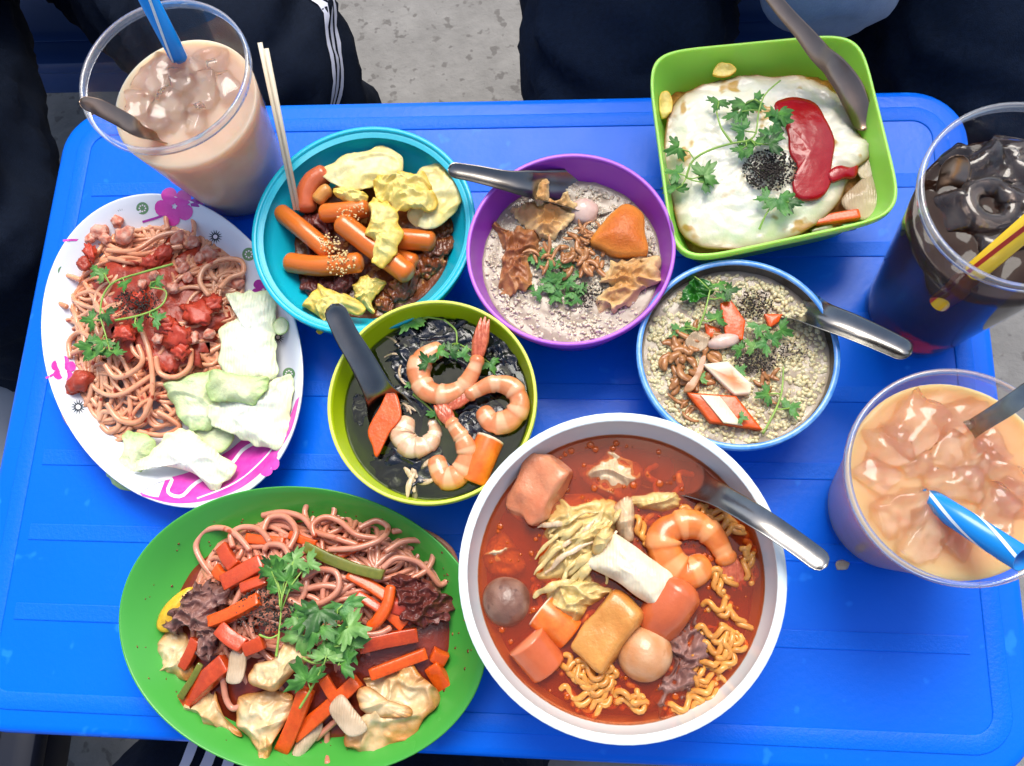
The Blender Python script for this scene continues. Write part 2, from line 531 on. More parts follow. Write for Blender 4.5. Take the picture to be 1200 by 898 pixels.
mat('shallot_pink', '#d9b4a4', '#e6cfc0', scale=40, rough=0.2, sss=0.3, coat=0.4)
mat('scallion', '#2f7a1e', '#1e5c16', scale=60, rough=0.25, coat=0.3)
# drinks
FOOD[0] = 1.0
mat('milk_coffee', '#d0b09a', '#c8a68e', scale=60, rough=0.16, sss=1.0, spec=0.3, ssc=0.06)
mat('milk_tea', '#e8b080', '#e2a672', scale=60, rough=0.16, sss=1.0, spec=0.3, ssc=0.06)
mat('cola', '#6e4430', rough=0.02, trans=0.88, ior=1.33, spec=0.12)
va = MATS['cola'].node_tree.nodes.new('ShaderNodeVolumeAbsorption')
va.inputs['Color'].default_value = (0.72, 0.42, 0.22, 1)
va.inputs['Density'].default_value = 110
MATS['cola'].node_tree.links.new(va.outputs[0], MATS['cola'].node_tree.nodes['Material Output'].inputs['Volume'])
mat('ice_milk', '#ffffff', '#f8f4f0', scale=120, rough=0.03, trans=0.97, ior=1.31, coat=0.4)
mat('ice_tea', '#ffffff', '#fcf4ea', scale=120, rough=0.03, trans=0.97, ior=1.31, coat=0.4)
mat('ice_cola', '#c9bdb6', '#a08e86', scale=60, rough=0.04, trans=0.95, ior=1.31, coat=0.6)
mat('straw_blue', '#0f86dc', rough=0.25, coat=0.3)
mat('straw_white', '#dff0fa', rough=0.3)
mat('straw_yellow', '#ecc32c', rough=0.25, coat=0.3)
mat('straw_red', '#c4362c', rough=0.3)
mat('bamboo', '#f0e6d0', '#e4d4b4', scale=60, rough=0.5)
clearmat('clear_plastic', '#fafbfc', 0.15, gl=0.02, rough=0.05, body=0.015)
clearmat('clear_rim', '#eef1f8', 0.4, gl=0.10, rough=0.1, body=0.16, bcol='#e6ebf4')
# people and stools
mat('navy_cloth', '#0a1322', '#0f1a2c', scale=300, rough=0.9, bump=0.3, bscale=900, spec=0.2)
mat('navy_cloth_blue', '#0a1628', '#101f36', scale=300, rough=0.9, bump=0.3, bscale=900, spec=0.2)
mat('lilac_cloth', '#8a93ae', '#7c86a2', scale=120, rough=0.85, bump=0.3, bscale=700)
mat('grey_cloth', '#8d9bb4', '#7f8da8', scale=120, rough=0.85, bump=0.3, bscale=700)
mat('stripe_white', '#d3d6e6', rough=0.8)
mat('skin', '#b07a5c', '#a56f52', scale=30, rough=0.45, sss=0.2)
mat('hair', '#120d0b', '#1e1612', scale=80, rough=0.4)
mat('stool_blue', '#2c4f8c', '#28498a', scale=20, rough=0.4)
mat('navy_plastic', '#0a1020', '#0c1426', scale=20, rough=0.5)
mat('stool_grey', '#7d838c', '#8b9099', scale=30, rough=0.45)
mat('sandal', '#2a2320', rough=0.6)

# ------------------------------------------------------------------ ground
def ground():
    V, F = [], []
    n = 60
    ext = 6000
    for i in range(n + 1):
        for j in range(n + 1):
            u, v = 2 * i / n - 1, 2 * j / n - 1
            x, y = ext * u * abs(u) ** 1.6, ext * v * abs(v) ** 1.6 + 40
            V.append(Vector((x, y, -TH + 0.5 * nse(x * 0.02, y * 0.02, 0, 3))))
    for i in range(n):
        for j in range(n):
            a = i * (n + 1) + j
            F.append((a, a + n + 1, a + n + 2, a + 1))
    obj('ground', (V, F), 'concrete', kind='structure', label='rough grey concrete pavement under the low table', cat='ground')
ground()

# ------------------------------------------------------------------ table
XL, XR, YB, YT = -37.74, 23.13, -5.93, 35.48
def rrect(d, z, r=3.5, seg=10):
    x0, x1, y0, y1 = XL + d, XR - d, YB + d, YT - d
    r = max(r - d, 0.4)
    out = []
    for cx, cy, a0 in ((x1 - r, y1 - r, 0), (x0 + r, y1 - r, 90), (x0 + r, y0 + r, 180), (x1 - r, y0 + r, 270)):
        for k in range(seg + 1):
            a = R(a0 + 90 * k / seg)
            out.append(Vector((cx + r * math.cos(a), cy + r * math.sin(a), z)))
    return out
def loops(ls, cap0=False, cap1=False):
    n = len(ls[0])
    V = [v for l in ls for v in l]
    F = []
    for i in range(len(ls) - 1):
        for k in range(n):
            F.append((i * n + k, i * n + (k + 1) % n, (i + 1) * n + (k + 1) % n, (i + 1) * n + k))
    if cap0: F.append(tuple(reversed(range(n))))
    if cap1: F.append(tuple(range((len(ls) - 1) * n, len(ls) * n)))
    return V, F
table = thing('plastic_table', 'low bright blue plastic table with ribbed top carrying all the dishes', 'table', Vector(((XL + XR) / 2, (YB + YT) / 2, -TH)))
obj('tabletop', loops([rrect(1.0, -0.55), rrect(0.35, -0.6), rrect(0.35, -2.8), rrect(0, -2.8), rrect(0.0, -0.42), rrect(0.1, -0.16), rrect(0.3, -0.04), rrect(0.55, 0.0), rrect(3, 0.0)], True, True), 'table_blue', table)
obj('raised_border', loops([rrect(1.28, -0.02), rrect(1.30, 0.05), rrect(1.36, 0.07), rrect(2.24, 0.07), rrect(2.30, 0.05), rrect(2.32, -0.02)]), 'table_blue_matte', table)
rib0 = None
for y in (28.95, 24.25, 19.6, 14.95, 10.3, 5.65, 0.92):
    g = rbox(Vector((-7.4, y, 0.01)), (27.4, 0.5, 0.06), bev=0.05, n=4)
    if rib0 is None:
        rib0 = obj('rib', g, 'table_blue_matte', table, smooth=False)
    else:
        r_ = rib0.copy()
        COL.objects.link(r_)
        r_.parent = table
        r_.location = rib0.location + Vector((0, (y - 28.95) / 100, 0))
for sx in (0, 1):
    for sy in (0, 1):
        x = XL + 5 if sx == 0 else XR - 5
        y = YB + 4.5 if sy == 0 else YT - 4.5
        dx = -1.6 if sx == 0 else 1.6
        obj('leg', join(tube([(x, y, -0.7), (x + dx * 0.5, y, -24), (x + dx, y, -TH + 0.6)], 1.15, n=12), tube([(x + dx, y, -TH + 1.8), (x + dx, y, -TH)], 1.4, n=12)), 'table_blue', table)
for sx in (0, 1):
    x = XL + 5.8 if sx == 0 else XR - 5.8
    obj('crossbar', tube([(x, YB + 4.5, -26), (x, YT - 4.5, -26)], 0.8, n=10), 'table_blue', table)

# ------------------------------------------------------------------ dishes
def interp(prof, z):
    for (s0, z0), (s1, z1) in zip(prof, prof[1:]):
        if min(z0, z1) <= z <= max(z0, z1) and z0 != z1:
            return s0 + (s1 - s0) * (z - z0) / (z1 - z0)
    return prof[-1][0]
DISH = {}
def dish(key, name, label, c, A, H, m, rim=None, rimw=0.05, base=0.55, belly=0.82, wall=0.035, outline=None, foot=True, n=80, inmat=None, cat='bowl', lip=0.0, rings=0):
    outer = [(base * 0.97, 0.0), (base, 0.12), (base + (belly - base) * 0.75, H * 0.22), (belly, H * 0.45), (belly + (1 - belly) * 0.6, H * 0.72), (1 - lip, H * 0.92)]
    inner = [(1 - lip - wall, H * 0.92), (belly + (1 - belly) * 0.6 - wall, H * 0.72), (belly - wall, H * 0.45), (base + (belly - base) * 0.7 - wall, H * 0.25), (base - wall, 0.1 * H + 0.2), (base * 0.5, 0.08 * H + 0.15), (0.02, 0.08 * H + 0.15)]
    root = thing(name, label, cat, Vector((c.x, c.y, 0)))
    top = [(1.0, H - 0.06), (1.0, H), (0.995, H + 0.03), (1 - rimw + 0.005, H + 0.03), (1 - rimw, H), (1 - rimw - 0.002, H - 0.08)]
    if rings:
        k = []
        for i in range(rings):
            s = 1 - rimw - 0.018 * (i + 1)
            k += [(s + 0.004, H - 0.12 - 0.10 * i), (s, H - 0.10 - 0.10 * i)]
        top = top + k
    if inmat is None and rim is None:
        obj('body', lathe(c, A, outer + top + inner, n, outline), m, root)
    else:
        obj('body', lathe(c, A, outer + [(1.0 - 0.002, H - 0.03), (1 - rimw * 0.5, H - 0.03)], n, outline, False), m, root)
        obj('lining', lathe(c, A, [(1 - rimw * 0.5, H - 0.035), (1 - rimw, H - 0.05)] + inner, n, outline, False), inmat or m, root)
        obj('rim', lathe(c, A, [(1.0 - 0.004, H - 0.1)] + top, n, outline, False), rim or m, root)
    DISH[key] = (c, A, inner, root, outline)
    return root
def level(key, z, extra=0.012):
    """outline of the inside of a dish at height z"""
    c, A, inner, root, outl = DISH[key]
    s = interp(inner, z) + extra
    out = []
    for k in range(48):
        a = 2 * math.pi * k / 48
        u = outl(a) if outl else Vector((math.cos(a), math.sin(a)))
        w = A @ (u * s)
        out.append(Vector((c.x + w.x, c.y + w.y, z)))
    return out
def round_dish(key, name, label, cx, cy, X, Y, H, m, **kw):
    c, A = ell(cx, cy, X, Y, 0, H)
    r = math.sqrt(abs(A.determinant()))
    return dish(key, name, label, c, circ(r), H, m, **kw)
round_dish('white', 'soup_bowl', 'large white ceramic bowl filled with red noodle soup', 728, 674, 190, 197, 7.4, 'white_ceramic', base=0.5, belly=0.86, wall=0.05, rimw=0.055)
round_dish('purple', 'porridge_bowl', 'purple plastic bowl of rice porridge topped with fried wontons', 668.5, 291, 118.5, 116.5, 5.6, 'purple_plastic', rim='purple_rim', rimw=0.035, base=0.66, belly=0.86)
round_dish('lime', 'soup_bowl', 'yellow green plastic bowl of dark seaweed soup with prawns', 506, 470, 123, 119.5, 5.6, 'lime_plastic', rim='lime_rim', rimw=0.03, base=0.62, belly=0.87)
round_dish('blue', 'porridge_bowl', 'steel bowl with bright blue enamel rim full of rice porridge', 864.5, 414, 119.5, 111.5, 5.0, 'enamel_blue', rim='enamel_blue', inmat='steel', rimw=0.055, base=0.6, belly=0.86)
round_dish('teal', 'rice_cake_bowl', 'wide turquoise plastic bowl of orange rice cakes and egg', 425.5, 268, 131, 121, 4.4, 'teal_plastic', base=0.5, belly=0.76, rimw=0.04, rings=3)
# square bowl
sq = [W(KSQ, *p, 5.6) for p in ((46, 172), (752, 104), (902, 708), (140, 872))]
sqc = sum(sq, Vector()) / 4
def sq_outline(a):
    # rounded square (superellipse, exponent 7) mapped through its four corners
    ca, sa = math.cos(a), math.sin(a)
    e = 2 / 7.0
    u = math.copysign(abs(ca) ** e, ca)
    v = math.copysign(abs(sa) ** e, sa)
    u, v = (u + 1) / 2, (1 - v) / 2
    p = sq[0] * (1 - u) * (1 - v) + sq[1] * u * (1 - v) + sq[2] * u * v + sq[3] * (1 - u) * v
    return Vector((p.x - sqc.x, p.y - sqc.y))
dish('square', 'square_bowl', 'square light green plastic bowl with a fried egg on top', sqc, circ(1.0), 5.6, 'square_green', base=0.68, belly=0.84, rimw=0.025, wall=0.03, outline=sq_outline, n=160)
# oval plates
def plate(key, name, label, cx, cy, X, Y, S, H, m, flat=0.66):
    c, A = ell(cx, cy, X, Y, S, H)
    root = thing(name, label, 'plate', Vector((c.x, c.y, 0)))
    inner = [(0.985, H), (0.95, H - 0.25), (0.88, H * 0.62), (0.78, H * 0.36), (flat, 0.42), (0.4, 0.36), (0.02, 0.36)]
    outer = [(flat * 0.92, 0.0), (flat * 0.95, 0.14), (0.80, H * 0.22), (0.9, H * 0.5), (0.97, H - 0.3), (1.0, H - 0.06), (0.997, H + 0.02), (0.99, H + 0.03)]
    obj('body', lathe(c, A, outer + inner, 110), m, root)
    DISH[key] = (c, A, inner, root, None)
    return root
plate('oval', 'oval_plate', 'white oval plate with magenta flower print under tomato spaghetti', 200, 406, 153.5, 184, 4300, 2.4, 'melamine_white')
plate('green', 'oval_plate', 'green oval plastic plate piled with stir fried noodles', 352.5, 737, 216, 171, 2600, 2.6, 'plate_green')
def psurf(key, px, py, dz=0.03):
    c, A, inner, root, _ = DISH[key]
    Ai = A.inverted()
    z = 0.5
    for _k in range(6):
        p = P(px, py, z)
        s = (Ai @ Vector((p.x - c.x, p.y - c.y))).length
        z = interp(inner, 0) if s < 0 else None
        pr = sorted(inner)
        z = pr[-1][1]
        for (s0, z0), (s1, z1) in zip(pr, pr[1:]):
            if s0 <= s <= s1:
                z = z0 + (z1 - z0) * (s - s0) / (s1 - s0)
                break
    return P(px, py, z + dz)
def decal(name, outl, m, cpt=None, rings=4, dz=0.03, parent=None):
    """flat print lying on the plate: fan of an outline given in crop pixels"""
    n = len(outl)
    cx, cy = cpt or (sum(p[0] for p in outl) / n, sum(p[1] for p in outl) / n)
    V, F = [], []
    f = lambda x, y: psurf('oval', KSP[0] + x / KSP[2], KSP[1] + y / KSP[2], dz)
    V.append(f(cx, cy))
    for r in range(1, rings + 1):
        for x, y in outl:
            V.append(f(cx + (x - cx) * r / rings, cy + (y - cy) * r / rings))
    for k in range(n):
        F.append((0, 1 + (k + 1) % n, 1 + k))
        for r in range(rings - 1):
            a = 1 + r * n
            F.append((a + k, a + (k + 1) % n, a + n + (k + 1) % n, a + n + k))
    return obj(name, (V, F), m, parent or DISH['oval'][3])
def strip_decal(name, a, b, m, dz=0.03, n=40, rows=5, parent=None):
    a = spline([(x, y, 0) for x, y in a], n)
    b = spline([(x, y, 0) for x, y in b], n)
    V, F = [], []
    for i in range(n):
        for r in range(rows + 1):
            p = a[i].lerp(b[i], r / rows)
            V.append(psurf('oval', KSP[0] + p.x / KSP[2], KSP[1] + p.y / KSP[2], dz))
    for i in range(n - 1):
        for r in range(rows):
            k = i * (rows + 1) + r
            F.append((k, k + 1, k + rows + 2, k + rows + 1))
    return obj(name, (V, F), m, parent or DISH['oval'][3])
def line_decal(name, pts, w, m, dz=0.035):
    q = spline([(x, y, 0) for x, y in pts], 24)
    a, b = [], []
    for i, p in enumerate(q):
        t = (q[min(i + 1, 23)] - q[max(i - 1, 0)]).normalized()
        a.append((p.x - t.y * w / 2, p.y + t.x * w / 2))
        b.append((p.x + t.y * w / 2, p.y - t.x * w / 2))
    return strip_decal(name, a, b, m, dz, 30, 1)
def flower(cx, cy, r, m, rot=0, n=5, dz=0.03):
    for k in range(n):
        a = rot + 2 * math.pi * k / n
        o = []
        for j in range(14):
            t = 2 * math.pi * j / 14
            x = r * 0.56 + r * 0.46 * math.cos(t)
            y = r * 0.40 * math.sin(t) * (1 + 0.25 * math.cos(t))
            o.append((cx + x * math.cos(a) - y * math.sin(a), cy + x * math.sin(a) + y * math.cos(a)))
        decal('printed_petal', o, m, dz=dz + 0.003 * k)
def star(cx, cy, r, m='dark_print'):
    o = []
    for k in range(28):
        a = math.pi * k / 14
        q = r * (1 if k % 2 == 0 else 0.42)
        o.append((cx + q * math.cos(a), cy + q * math.sin(a)))
    s = decal('printed_starburst', o, m)
    decal('starburst_centre', [(cx + r * 0.3 * math.cos(R(30 * k)), cy + r * 0.3 * math.sin(R(30 * k))) for k in range(12)], 'white_print', dz=0.042, parent=s)
def ringp(cx, cy, r):
    pc = decal('printed_circle', [(cx + r * math.cos(R(20 * k)), cy + r * math.sin(R(20 * k))) for k in range(18)], 'green_print')
    for k in range(8):
        a = R(45 * k)
        x, y = cx + r * 0.5 * math.cos(a), cy + r * 0.5 * math.sin(a)
        decal('printed_dot', [(x + r * 0.14 * math.cos(R(60 * j)), y + r * 0.14 * math.sin(R(60 * j))) for j in range(6)], 'white_print', dz=0.042, rings=1, parent=pc)
flower(382, 92, 50, 'magenta_print', 0.5)
flower(97, 508, 32, 'magenta_print', 1.0)
flower(610, 306, 30, 'purple_print', 0.2)
decal('printed_leaf', [(420, 76), (440, 70), (462, 82), (445, 94), (425, 92)], 'purple_print')
line_decal('printed_line', [(300, 132), (340, 120), (365, 108)], 6, 'purple_print')
line_decal('printed_line', [(96, 180), (120, 178), (150, 180)], 5, 'magenta_print')
line_decal('printed_line', [(52, 533), (70, 524), (90, 512)], 5, 'magenta_print')
for a_ in ((487, 170, 19), (245, 112, 15), (135, 607, 21), (86, 336, 18), (648, 428, 17)): star(*a_)
for a_ in ((300, 97, 16), (573, 215, 17), (96, 258, 13), (676, 522, 16)): ringp(*a_)
strip_decal('printed_band', [(292, 826), (350, 838), (430, 800), (520, 740), (580, 710), (640, 690), (670, 650), (694, 590)], [(300, 836), (380, 854), (470, 846), (550, 816), (610, 770), (650, 720), (684, 660), (703, 580)], 'magenta_print')
strip_decal('printed_band', [(360, 790), (430, 770), (520, 720), (560, 690), (640, 660)], [(340, 842), (430, 812), (520, 752), (580, 716), (650, 690)], 'magenta_print', 0.034)
flower(612, 745, 40, 'magenta_print', 0.3, 6, 0.045)
line_decal('printed_swirl', [(286, 828), (330, 800), (375, 790), (365, 825), (400, 836), (440, 800), (520, 760), (560, 715), (610, 690)], 9, 'white_print', 0.07)
line_decal('printed_swirl', [(440, 842), (540, 800), (620, 730), (670, 655)], 4, 'white_print', 0.075)
# ------------------------------------------------------------------ food builders
rng = random.Random(7)
SEED = [0]
def sd_():
    SEED[0] += 1
    return SEED[0] * 1.37
def stick(K, a, b, w, z0, z1, m, label, name='carrot_stick', cat='carrot', group=None, h=None, amp=0.05, bend=0.0, roll=None, bev=0.07, taper=0.0):
    A, B = W(K, *a, z0), W(K, *b, z1)
    hw = w * px2cm(K, (z0 + z1) / 2) / 2
    M = frame(A, B, rng.uniform(-0.35, 0.35) if roll is None else roll)
    return obj(name, rbox((A + B) / 2, ((B - A).length / 2, hw, h or min(hw * 0.7, 0.32)), M, bev, amp, 0.9, sd_(), 6, taper, bend), m, None, label, cat, group)
def piece(name, K, pts, z, m, label, cat, group=None, parent=None, **kw):
    out = [W(K, p[0], p[1], p[2] if len(p) > 2 else z) for p in pts]
    kw.setdefault('seed', sd_())
    return obj(name, sheet(out, **kw), m, parent, label, cat, group)
def leafgeo(base, ang, size, tilt, roll, seed, flat=False):
    """one coriander leaf: three toothed lobes fanned from its base"""
    out = []
    n = 46
    for k in range(n):
        th = R(-128 + 256 * k / (n - 1))
        lobe = max(math.exp(-((th - R(c)) / R(w)) ** 2) * l for c, w, l in ((-84, 34, 0.82), (0, 31, 1.0), (84, 34, 0.82)))
        tooth = 1 + 0.17 * math.cos(th * 15 + seed) + 0.07 * math.cos(th * 29)
        out.append((th, (0.32 + 0.68 * lobe) * tooth))
    M = Matrix.Rotation(ang, 3, 'Z') @ Matrix.Rotation(tilt, 3, 'Y') @ Matrix.Rotation(roll, 3, 'X')
    V, F, T = [base + M @ Vector((0.02, 0, 0))], [], [0.8]
    rings = 5
    for r in range(1, rings + 1):
        t = r / rings
        for th, q in out:
            x, y = q * t * math.cos(th) * size, q * t * math.sin(th) * size
            z = 0.22 * size * (nse(x * 1.6, y * 1.6, 0, seed) + 0.35 * t * abs(math.sin(th * 2.2))) - 0.10 * size * t * t
            V.append(base + M @ Vector((x + 0.42 * size, y, z)))
            T.append(max(0, 0.9 - t * 1.2 + 0.3 * nse(x * 4, y * 4, 1, seed)))
    V[0] = base + M @ Vector((0.42 * size, 0, 0))
    for k in range(n - 1):
        F.append((0, 1 + k, 2 + k))
        for r in range(rings - 1):
            a = 1 + r * n
            F.append((a + k, a + n + k, a + n + k + 1, a + k + 1))
    return V, F, T
def sprig(K, stems, leaves, label, group=None, m='cilantro', r=0.07, name='coriander_sprig', size_k=1.0):
    """stems: lists of (x, y, z) crop points; leaves: (x, y, z, size crop px, angle deg in the picture)"""
    allp = [W(K, *p) for s in stems for p in s] or [W(K, *leaves[0][:3])]
    loc = Vector((sum(p.x for p in allp) / len(allp), sum(p.y for p in allp) / len(allp), min(p.z for p in allp)))
    root = thing(name, label, 'herb', loc, group)
    gs = []
    curves = []
    for s in stems:
        q = spline([W(K, *p) for p in s], 22)
        curves += q
        gs.append(tube(q, lambda t: r * (1.1 - 0.5 * t), 6))
    for x, y, z, size, ang in leaves:
        base = W(K, x, y, z)
        s = size * px2cm(K, z) * 0.61 * size_k
        a = -R(ang)
        start = base - Vector((math.cos(a), math.sin(a), 0)) * s * 0.5
        obj('leaf', leafgeo(start, a, s, rng.uniform(-0.35, 0.2), rng.uniform(-0.35, 0.35), sd_()), m if rng.random() < 0.5 else rng.choice(('cilantro', 'cilantro_dull', 'cilantro_pale', 'cilantro_dark')), root)
        if curves:
            near = min(curves, key=lambda p: (p - start).length)
            if (near - start).length < 3:
                gs.append(tube([near, (near + start) / 2 + Vector((0, 0, 0.08)), start + Vector((math.cos(a), math.sin(a), 0)) * s * 0.45], r * 0.6, 5))
    if gs:
        obj('stem', join(*gs), 'stem', root)
    return root
def shrimp(K, pts, w, m, label, group=None, tail=True, tailw=1.0, tsize=1.0, tint=True, dz=0.0):
    """pts from the thick end to the tail tip: (x, y, z); w: width in crop px"""
    q = spline([W(K, p[0], p[1], p[2] + dz) for p in pts], 64)
    rad = w * px2cm(K, pts[0][2]) / 2
    cen = sum(q, Vector()) / len(q)
    root = thing('prawn', label, 'prawn', Vector((cen.x, cen.y, min(p.z for p in q) - rad)), group)
    def rr(t):
        seg = (t * 6.5) % 1.0
        taper = min(1, 0.72 + t * 2.2) * (1 - 0.60 * max(0, (t - 0.30) / 0.70) ** 1.15)
        return rad * taper * (0.86 + 0.20 * (1 - seg) ** 0.6 + 0.05 * math.sin(t * 23 + rad * 50))
    def tn(t, a):
        seg = (t * 6.5) % 1.0
        return max(0.0, min(1.0, (0.85 if seg > 0.62 else 0.12) * (0.5 + 0.5 * abs(math.cos(a)))))
    k = int(64 * 0.80) if tail else 64
    obj('body', tube(q[:k], lambda t: rr(t * k / 64), 16, tint=tn, flat=0.82, rnd=True), m, root)
    if tail:
        d = (q[-1] - q[k - 4])
        L = d.length * tsize
        d.normalize()
        side = d.cross(Vector((0, 0, 1))).normalized()
        fan = []
        for f in (-0.8, 0.0, 0.8):
            tip = q[k - 3] + d * L * (1.0 - 0.07 * abs(f)) + side * f * rad * 0.42 * tailw
            mid = q[k - 3].lerp(tip, 0.55) + side * f * rad * 0.10 + Vector((0, 0, 0.06))
            fan.append(tube(spline([q[k - 3], mid, tip], 12), lambda t: rad * (0.36 + 0.10 * math.sin(t * 3.0)) * (1 - 0.85 * max(0, t - 0.45) / 0.55), 8, flat=0.45, rnd=True))
        obj('tail', join(*fan), 'shrimp_tail', root)
    return root
def spoon(K, path, label, m='steel', name='soup_spoon', cup_from=0.62, curve=0.25, group=None, thick=0.07, n=54):
    """path: (x, y, z, half width cm) from the handle end to the tip"""
    q = spline([W(K, *p[:3]) for p in path], n)
    ws = [v.x for v in spline([(p[3], 0, 0) for p in path], n)]
    L = [0]
    for a, b in zip(q, q[1:]):
        L.append(L[-1] + (b - a).length)
    for i in range(n):                       # round both ends
        for dist in (L[i], L[-1] - L[i]):
            if dist < ws[i]:
                ws[i] = max(0.05, math.sqrt(max(0, ws[i] ** 2 - (ws[i] - dist) ** 2)))
    root = thing(name, label, 'spoon', (q[0] + q[-1]) / 2 * 1.0 - Vector((0, 0, 0.3)), group)
    def part(i0, i1):
        V, F = [], []
        cs = [-1, -0.88, -0.6, -0.3, 0, 0.3, 0.6, 0.88, 1]
        c = len(cs)
        for s in (0, 1):
            for i in range(i0, i1):
                t = (q[min(i + 1, n - 1)] - q[max(i - 1, 0)]).normalized()
                side = t.cross(Vector((0, 0, 1))).normalized()
                up = side.cross(t)
                t_ = i / (n - 1)
                sm = max(0, min(1, (t_ - cup_from + 0.14) / 0.28))
                dep = curve * ws[i] * (1.0 + 0.5 * sm * sm * (3 - 2 * sm))
                for u in cs:
                    V.append(q[i] + side * u * ws[i] - up * dep * (1 - u * u) - up * thick * s * (1 if abs(u) < 0.99 else 0.6))
        m_ = (i1 - i0)
        for i in range(m_ - 1):
            for k in range(c - 1):
                a = i * c + k
                F.append((a, a + 1, a + c + 1, a + c))
                b = a + m_ * c
                F.append((b, b + c, b + c + 1, b + 1))
            for k in (0, c - 1):
                a = i * c + k
                F.append((a, a + c, a + c + m_ * c, a + m_ * c))
        for i in ([0] if i0 == 0 else [m_ - 1]):
            for k in range(c - 1):
                a = i * c + k
                F.append((a, a + m_ * c, a + 1 + m_ * c, a + 1))
        return V, F
    cut = int(n * cup_from)
    obj('handle', part(0, cut + 1), m, root)
    obj('cup', part(cut, n), m, root)
    return root
def strands(K, poly, n, length, r, z0, dome, seed, loopy=1.0, lo=0.35, wob=0.12, segs=7, step=0.28):
    rg = random.Random(seed)
    out = [W(K, *p, z0 + dome * 0.5) for p in poly]
    c = sum(out, Vector()) / len(out)
    xs, ys = [p.x for p in out], [p.y for p in out]
    def t_of(x, y):
        a = math.atan2(y - c.y, x - c.x)
        best = 1e9
        d = Vector((math.cos(a), math.sin(a)))
        for i in range(len(out)):
            p, q = out[i], out[(i + 1) % len(out)]
            ex, ey = q.x - p.x, q.y - p.y
            den = d.x * ey - d.y * ex
            if abs(den) < 1e-9: continue
            t = ((p.x - c.x) * ey - (p.y - c.y) * ex) / den
            u = ((p.x - c.x) * d.y - (p.y - c.y) * d.x) / den
            if t > 0 and 0 <= u <= 1: best = min(best, t)
        return math.hypot(x - c.x, y - c.y) / best
    gs = []
    for s in range(n):
        for _ in range(60):
            x, y = rg.uniform(min(xs), max(xs)), rg.uniform(min(ys), max(ys))
            if t_of(x, y) < 0.9: break
        lev = lo + (1 - lo) * (s / n)
        th = rg.uniform(0, 6.28)
        kap = rg.uniform(-0.6, 0.6) * loopy
        pts = []
        ph = rg.uniform(0, 6)
        m = int(length * rg.uniform(0.6, 1.2) / step)
        for i in range(m):
            t = t_of(x, y)
            if t > 0.97:
                x, y = c.x + (x - c.x) * 0.97 / t, c.y + (y - c.y) * 0.97 / t
            zz = z0 + r + dome * max(0, 1 - min(t, 1) ** 2.2) * lev + wob * math.sin(i * step * 0.9 + ph) + wob * 0.6 * nse(x, y, s, seed)
            pts.append(Vector((x, y, max(z0 + r, zz))))
            kap += rg.gauss(0, 0.10) * loopy
            kap = max(-0.9, min(0.9, kap * 0.985))
            if t > 0.86:
                want = math.atan2(c.y - y, c.x - x)
                d = (want - th + math.pi) % (2 * math.pi) - math.pi
                th += max(-0.5, min(0.5, d)) * 0.55
            th += kap * step * 1.3
            x += math.cos(th) * step
            y += math.sin(th) * step
        if len(pts) > 6:
            gs.append(tube(pts, lambda t, a=rg.uniform(0.82, 1.1), b=rg.uniform(0, 6): r * a * (1 + 0.10 * math.sin(t * 19 + b)), segs, rnd=True, flat=rg.uniform(0.8, 1.0)))
    return join(*gs)
def strand(K, pts, r, n=None, closed=False):
    q = spline([W(K, *p) for p in pts], n or 10 * len(pts))
    return tube(q, r, 8, rnd=True)
def scatter(K, cx, cy, rx, ry, zf, n, size, seed, elong=1.0, lvl=1, clump=0.6):
    rg = random.Random(seed)
    V0, F0 = ico(lvl)
    V, F, T = [], [], []
    for i in range(n):
        a, q = rg.uniform(0, 6.283), rg.random() ** clump
        x, y = cx + rx * q * math.cos(a), cy + ry * q * math.sin(a)
        z = zf(x, y) if callable(zf) else zf
        p = W(K, x, y, z)
        s = size * rg.uniform(0.5, 1.4)
        M = Matrix.Rotation(rg.uniform(0, 6.28), 3, 'Z') @ Matrix.Rotation(rg.uniform(-0.5, 0.5), 3, 'Y')
        k = len(V)
        for v in V0:
            V.append(p + M @ Vector((v.x * s * elong, v.y * s, v.z * s * 0.8)))
            T.append(0.0)
        F += [tuple(j + k for j in f) for f in F0]
    return V, F, T
def grains(outline_pts, z, n, seed, size=0.13, elong=2.2):
    """rice grains lying over a dish surface"""
    rg = random.Random(seed)
    c = sum(outline_pts, Vector()) / len(outline_pts)
    V, F = [], []
    for i in range(n):
        fo = rg.random() * len(outline_pts)
        o = outline_pts[int(fo) % len(outline_pts)].lerp(outline_pts[(int(fo) + 1) % len(outline_pts)], fo % 1)
        t = math.sqrt(rg.random()) * 0.985
        p = c.lerp(o, t)
        p.z = z + rg.uniform(-0.10, 0.06) + 0.12 * nse(p.x * 0.8, p.y * 0.8, 0, seed)
        L, w = size * elong * rg.uniform(0.6, 1.2), size * rg.uniform(0.7, 1.2)
        M = Matrix.Rotation(rg.uniform(0, 6.28), 3, 'Z') @ Matrix.Rotation(rg.gauss(0, 0.45), 3, 'Y')
        k = len(V)
        V.append(p + M @ Vector((-L, 0, 0)))
        for x in (-0.6, 0.0, 0.6):
            for j in range(5):
                a = 2 * math.pi * j / 5
                r = w * (1.0 if x == 0 else 0.82)
                V.append(p + M @ Vector((x * L, r * math.cos(a), r * math.sin(a) + 0.1 * L * (1 - x * x))))
        V.append(p + M @ Vector((L, 0, 0)))
        for j in range(5):
            b = (j + 1) % 5
            F.append((k, k + 1 + b, k + 1 + j))
            for s in (0, 5):
                F.append((k + 1 + s + j, k + 1 + s + b, k + 6 + s + b, k + 6 + s + j))
            F.append((k + 11 + j, k + 11 + b, k + 16))
    return V, F
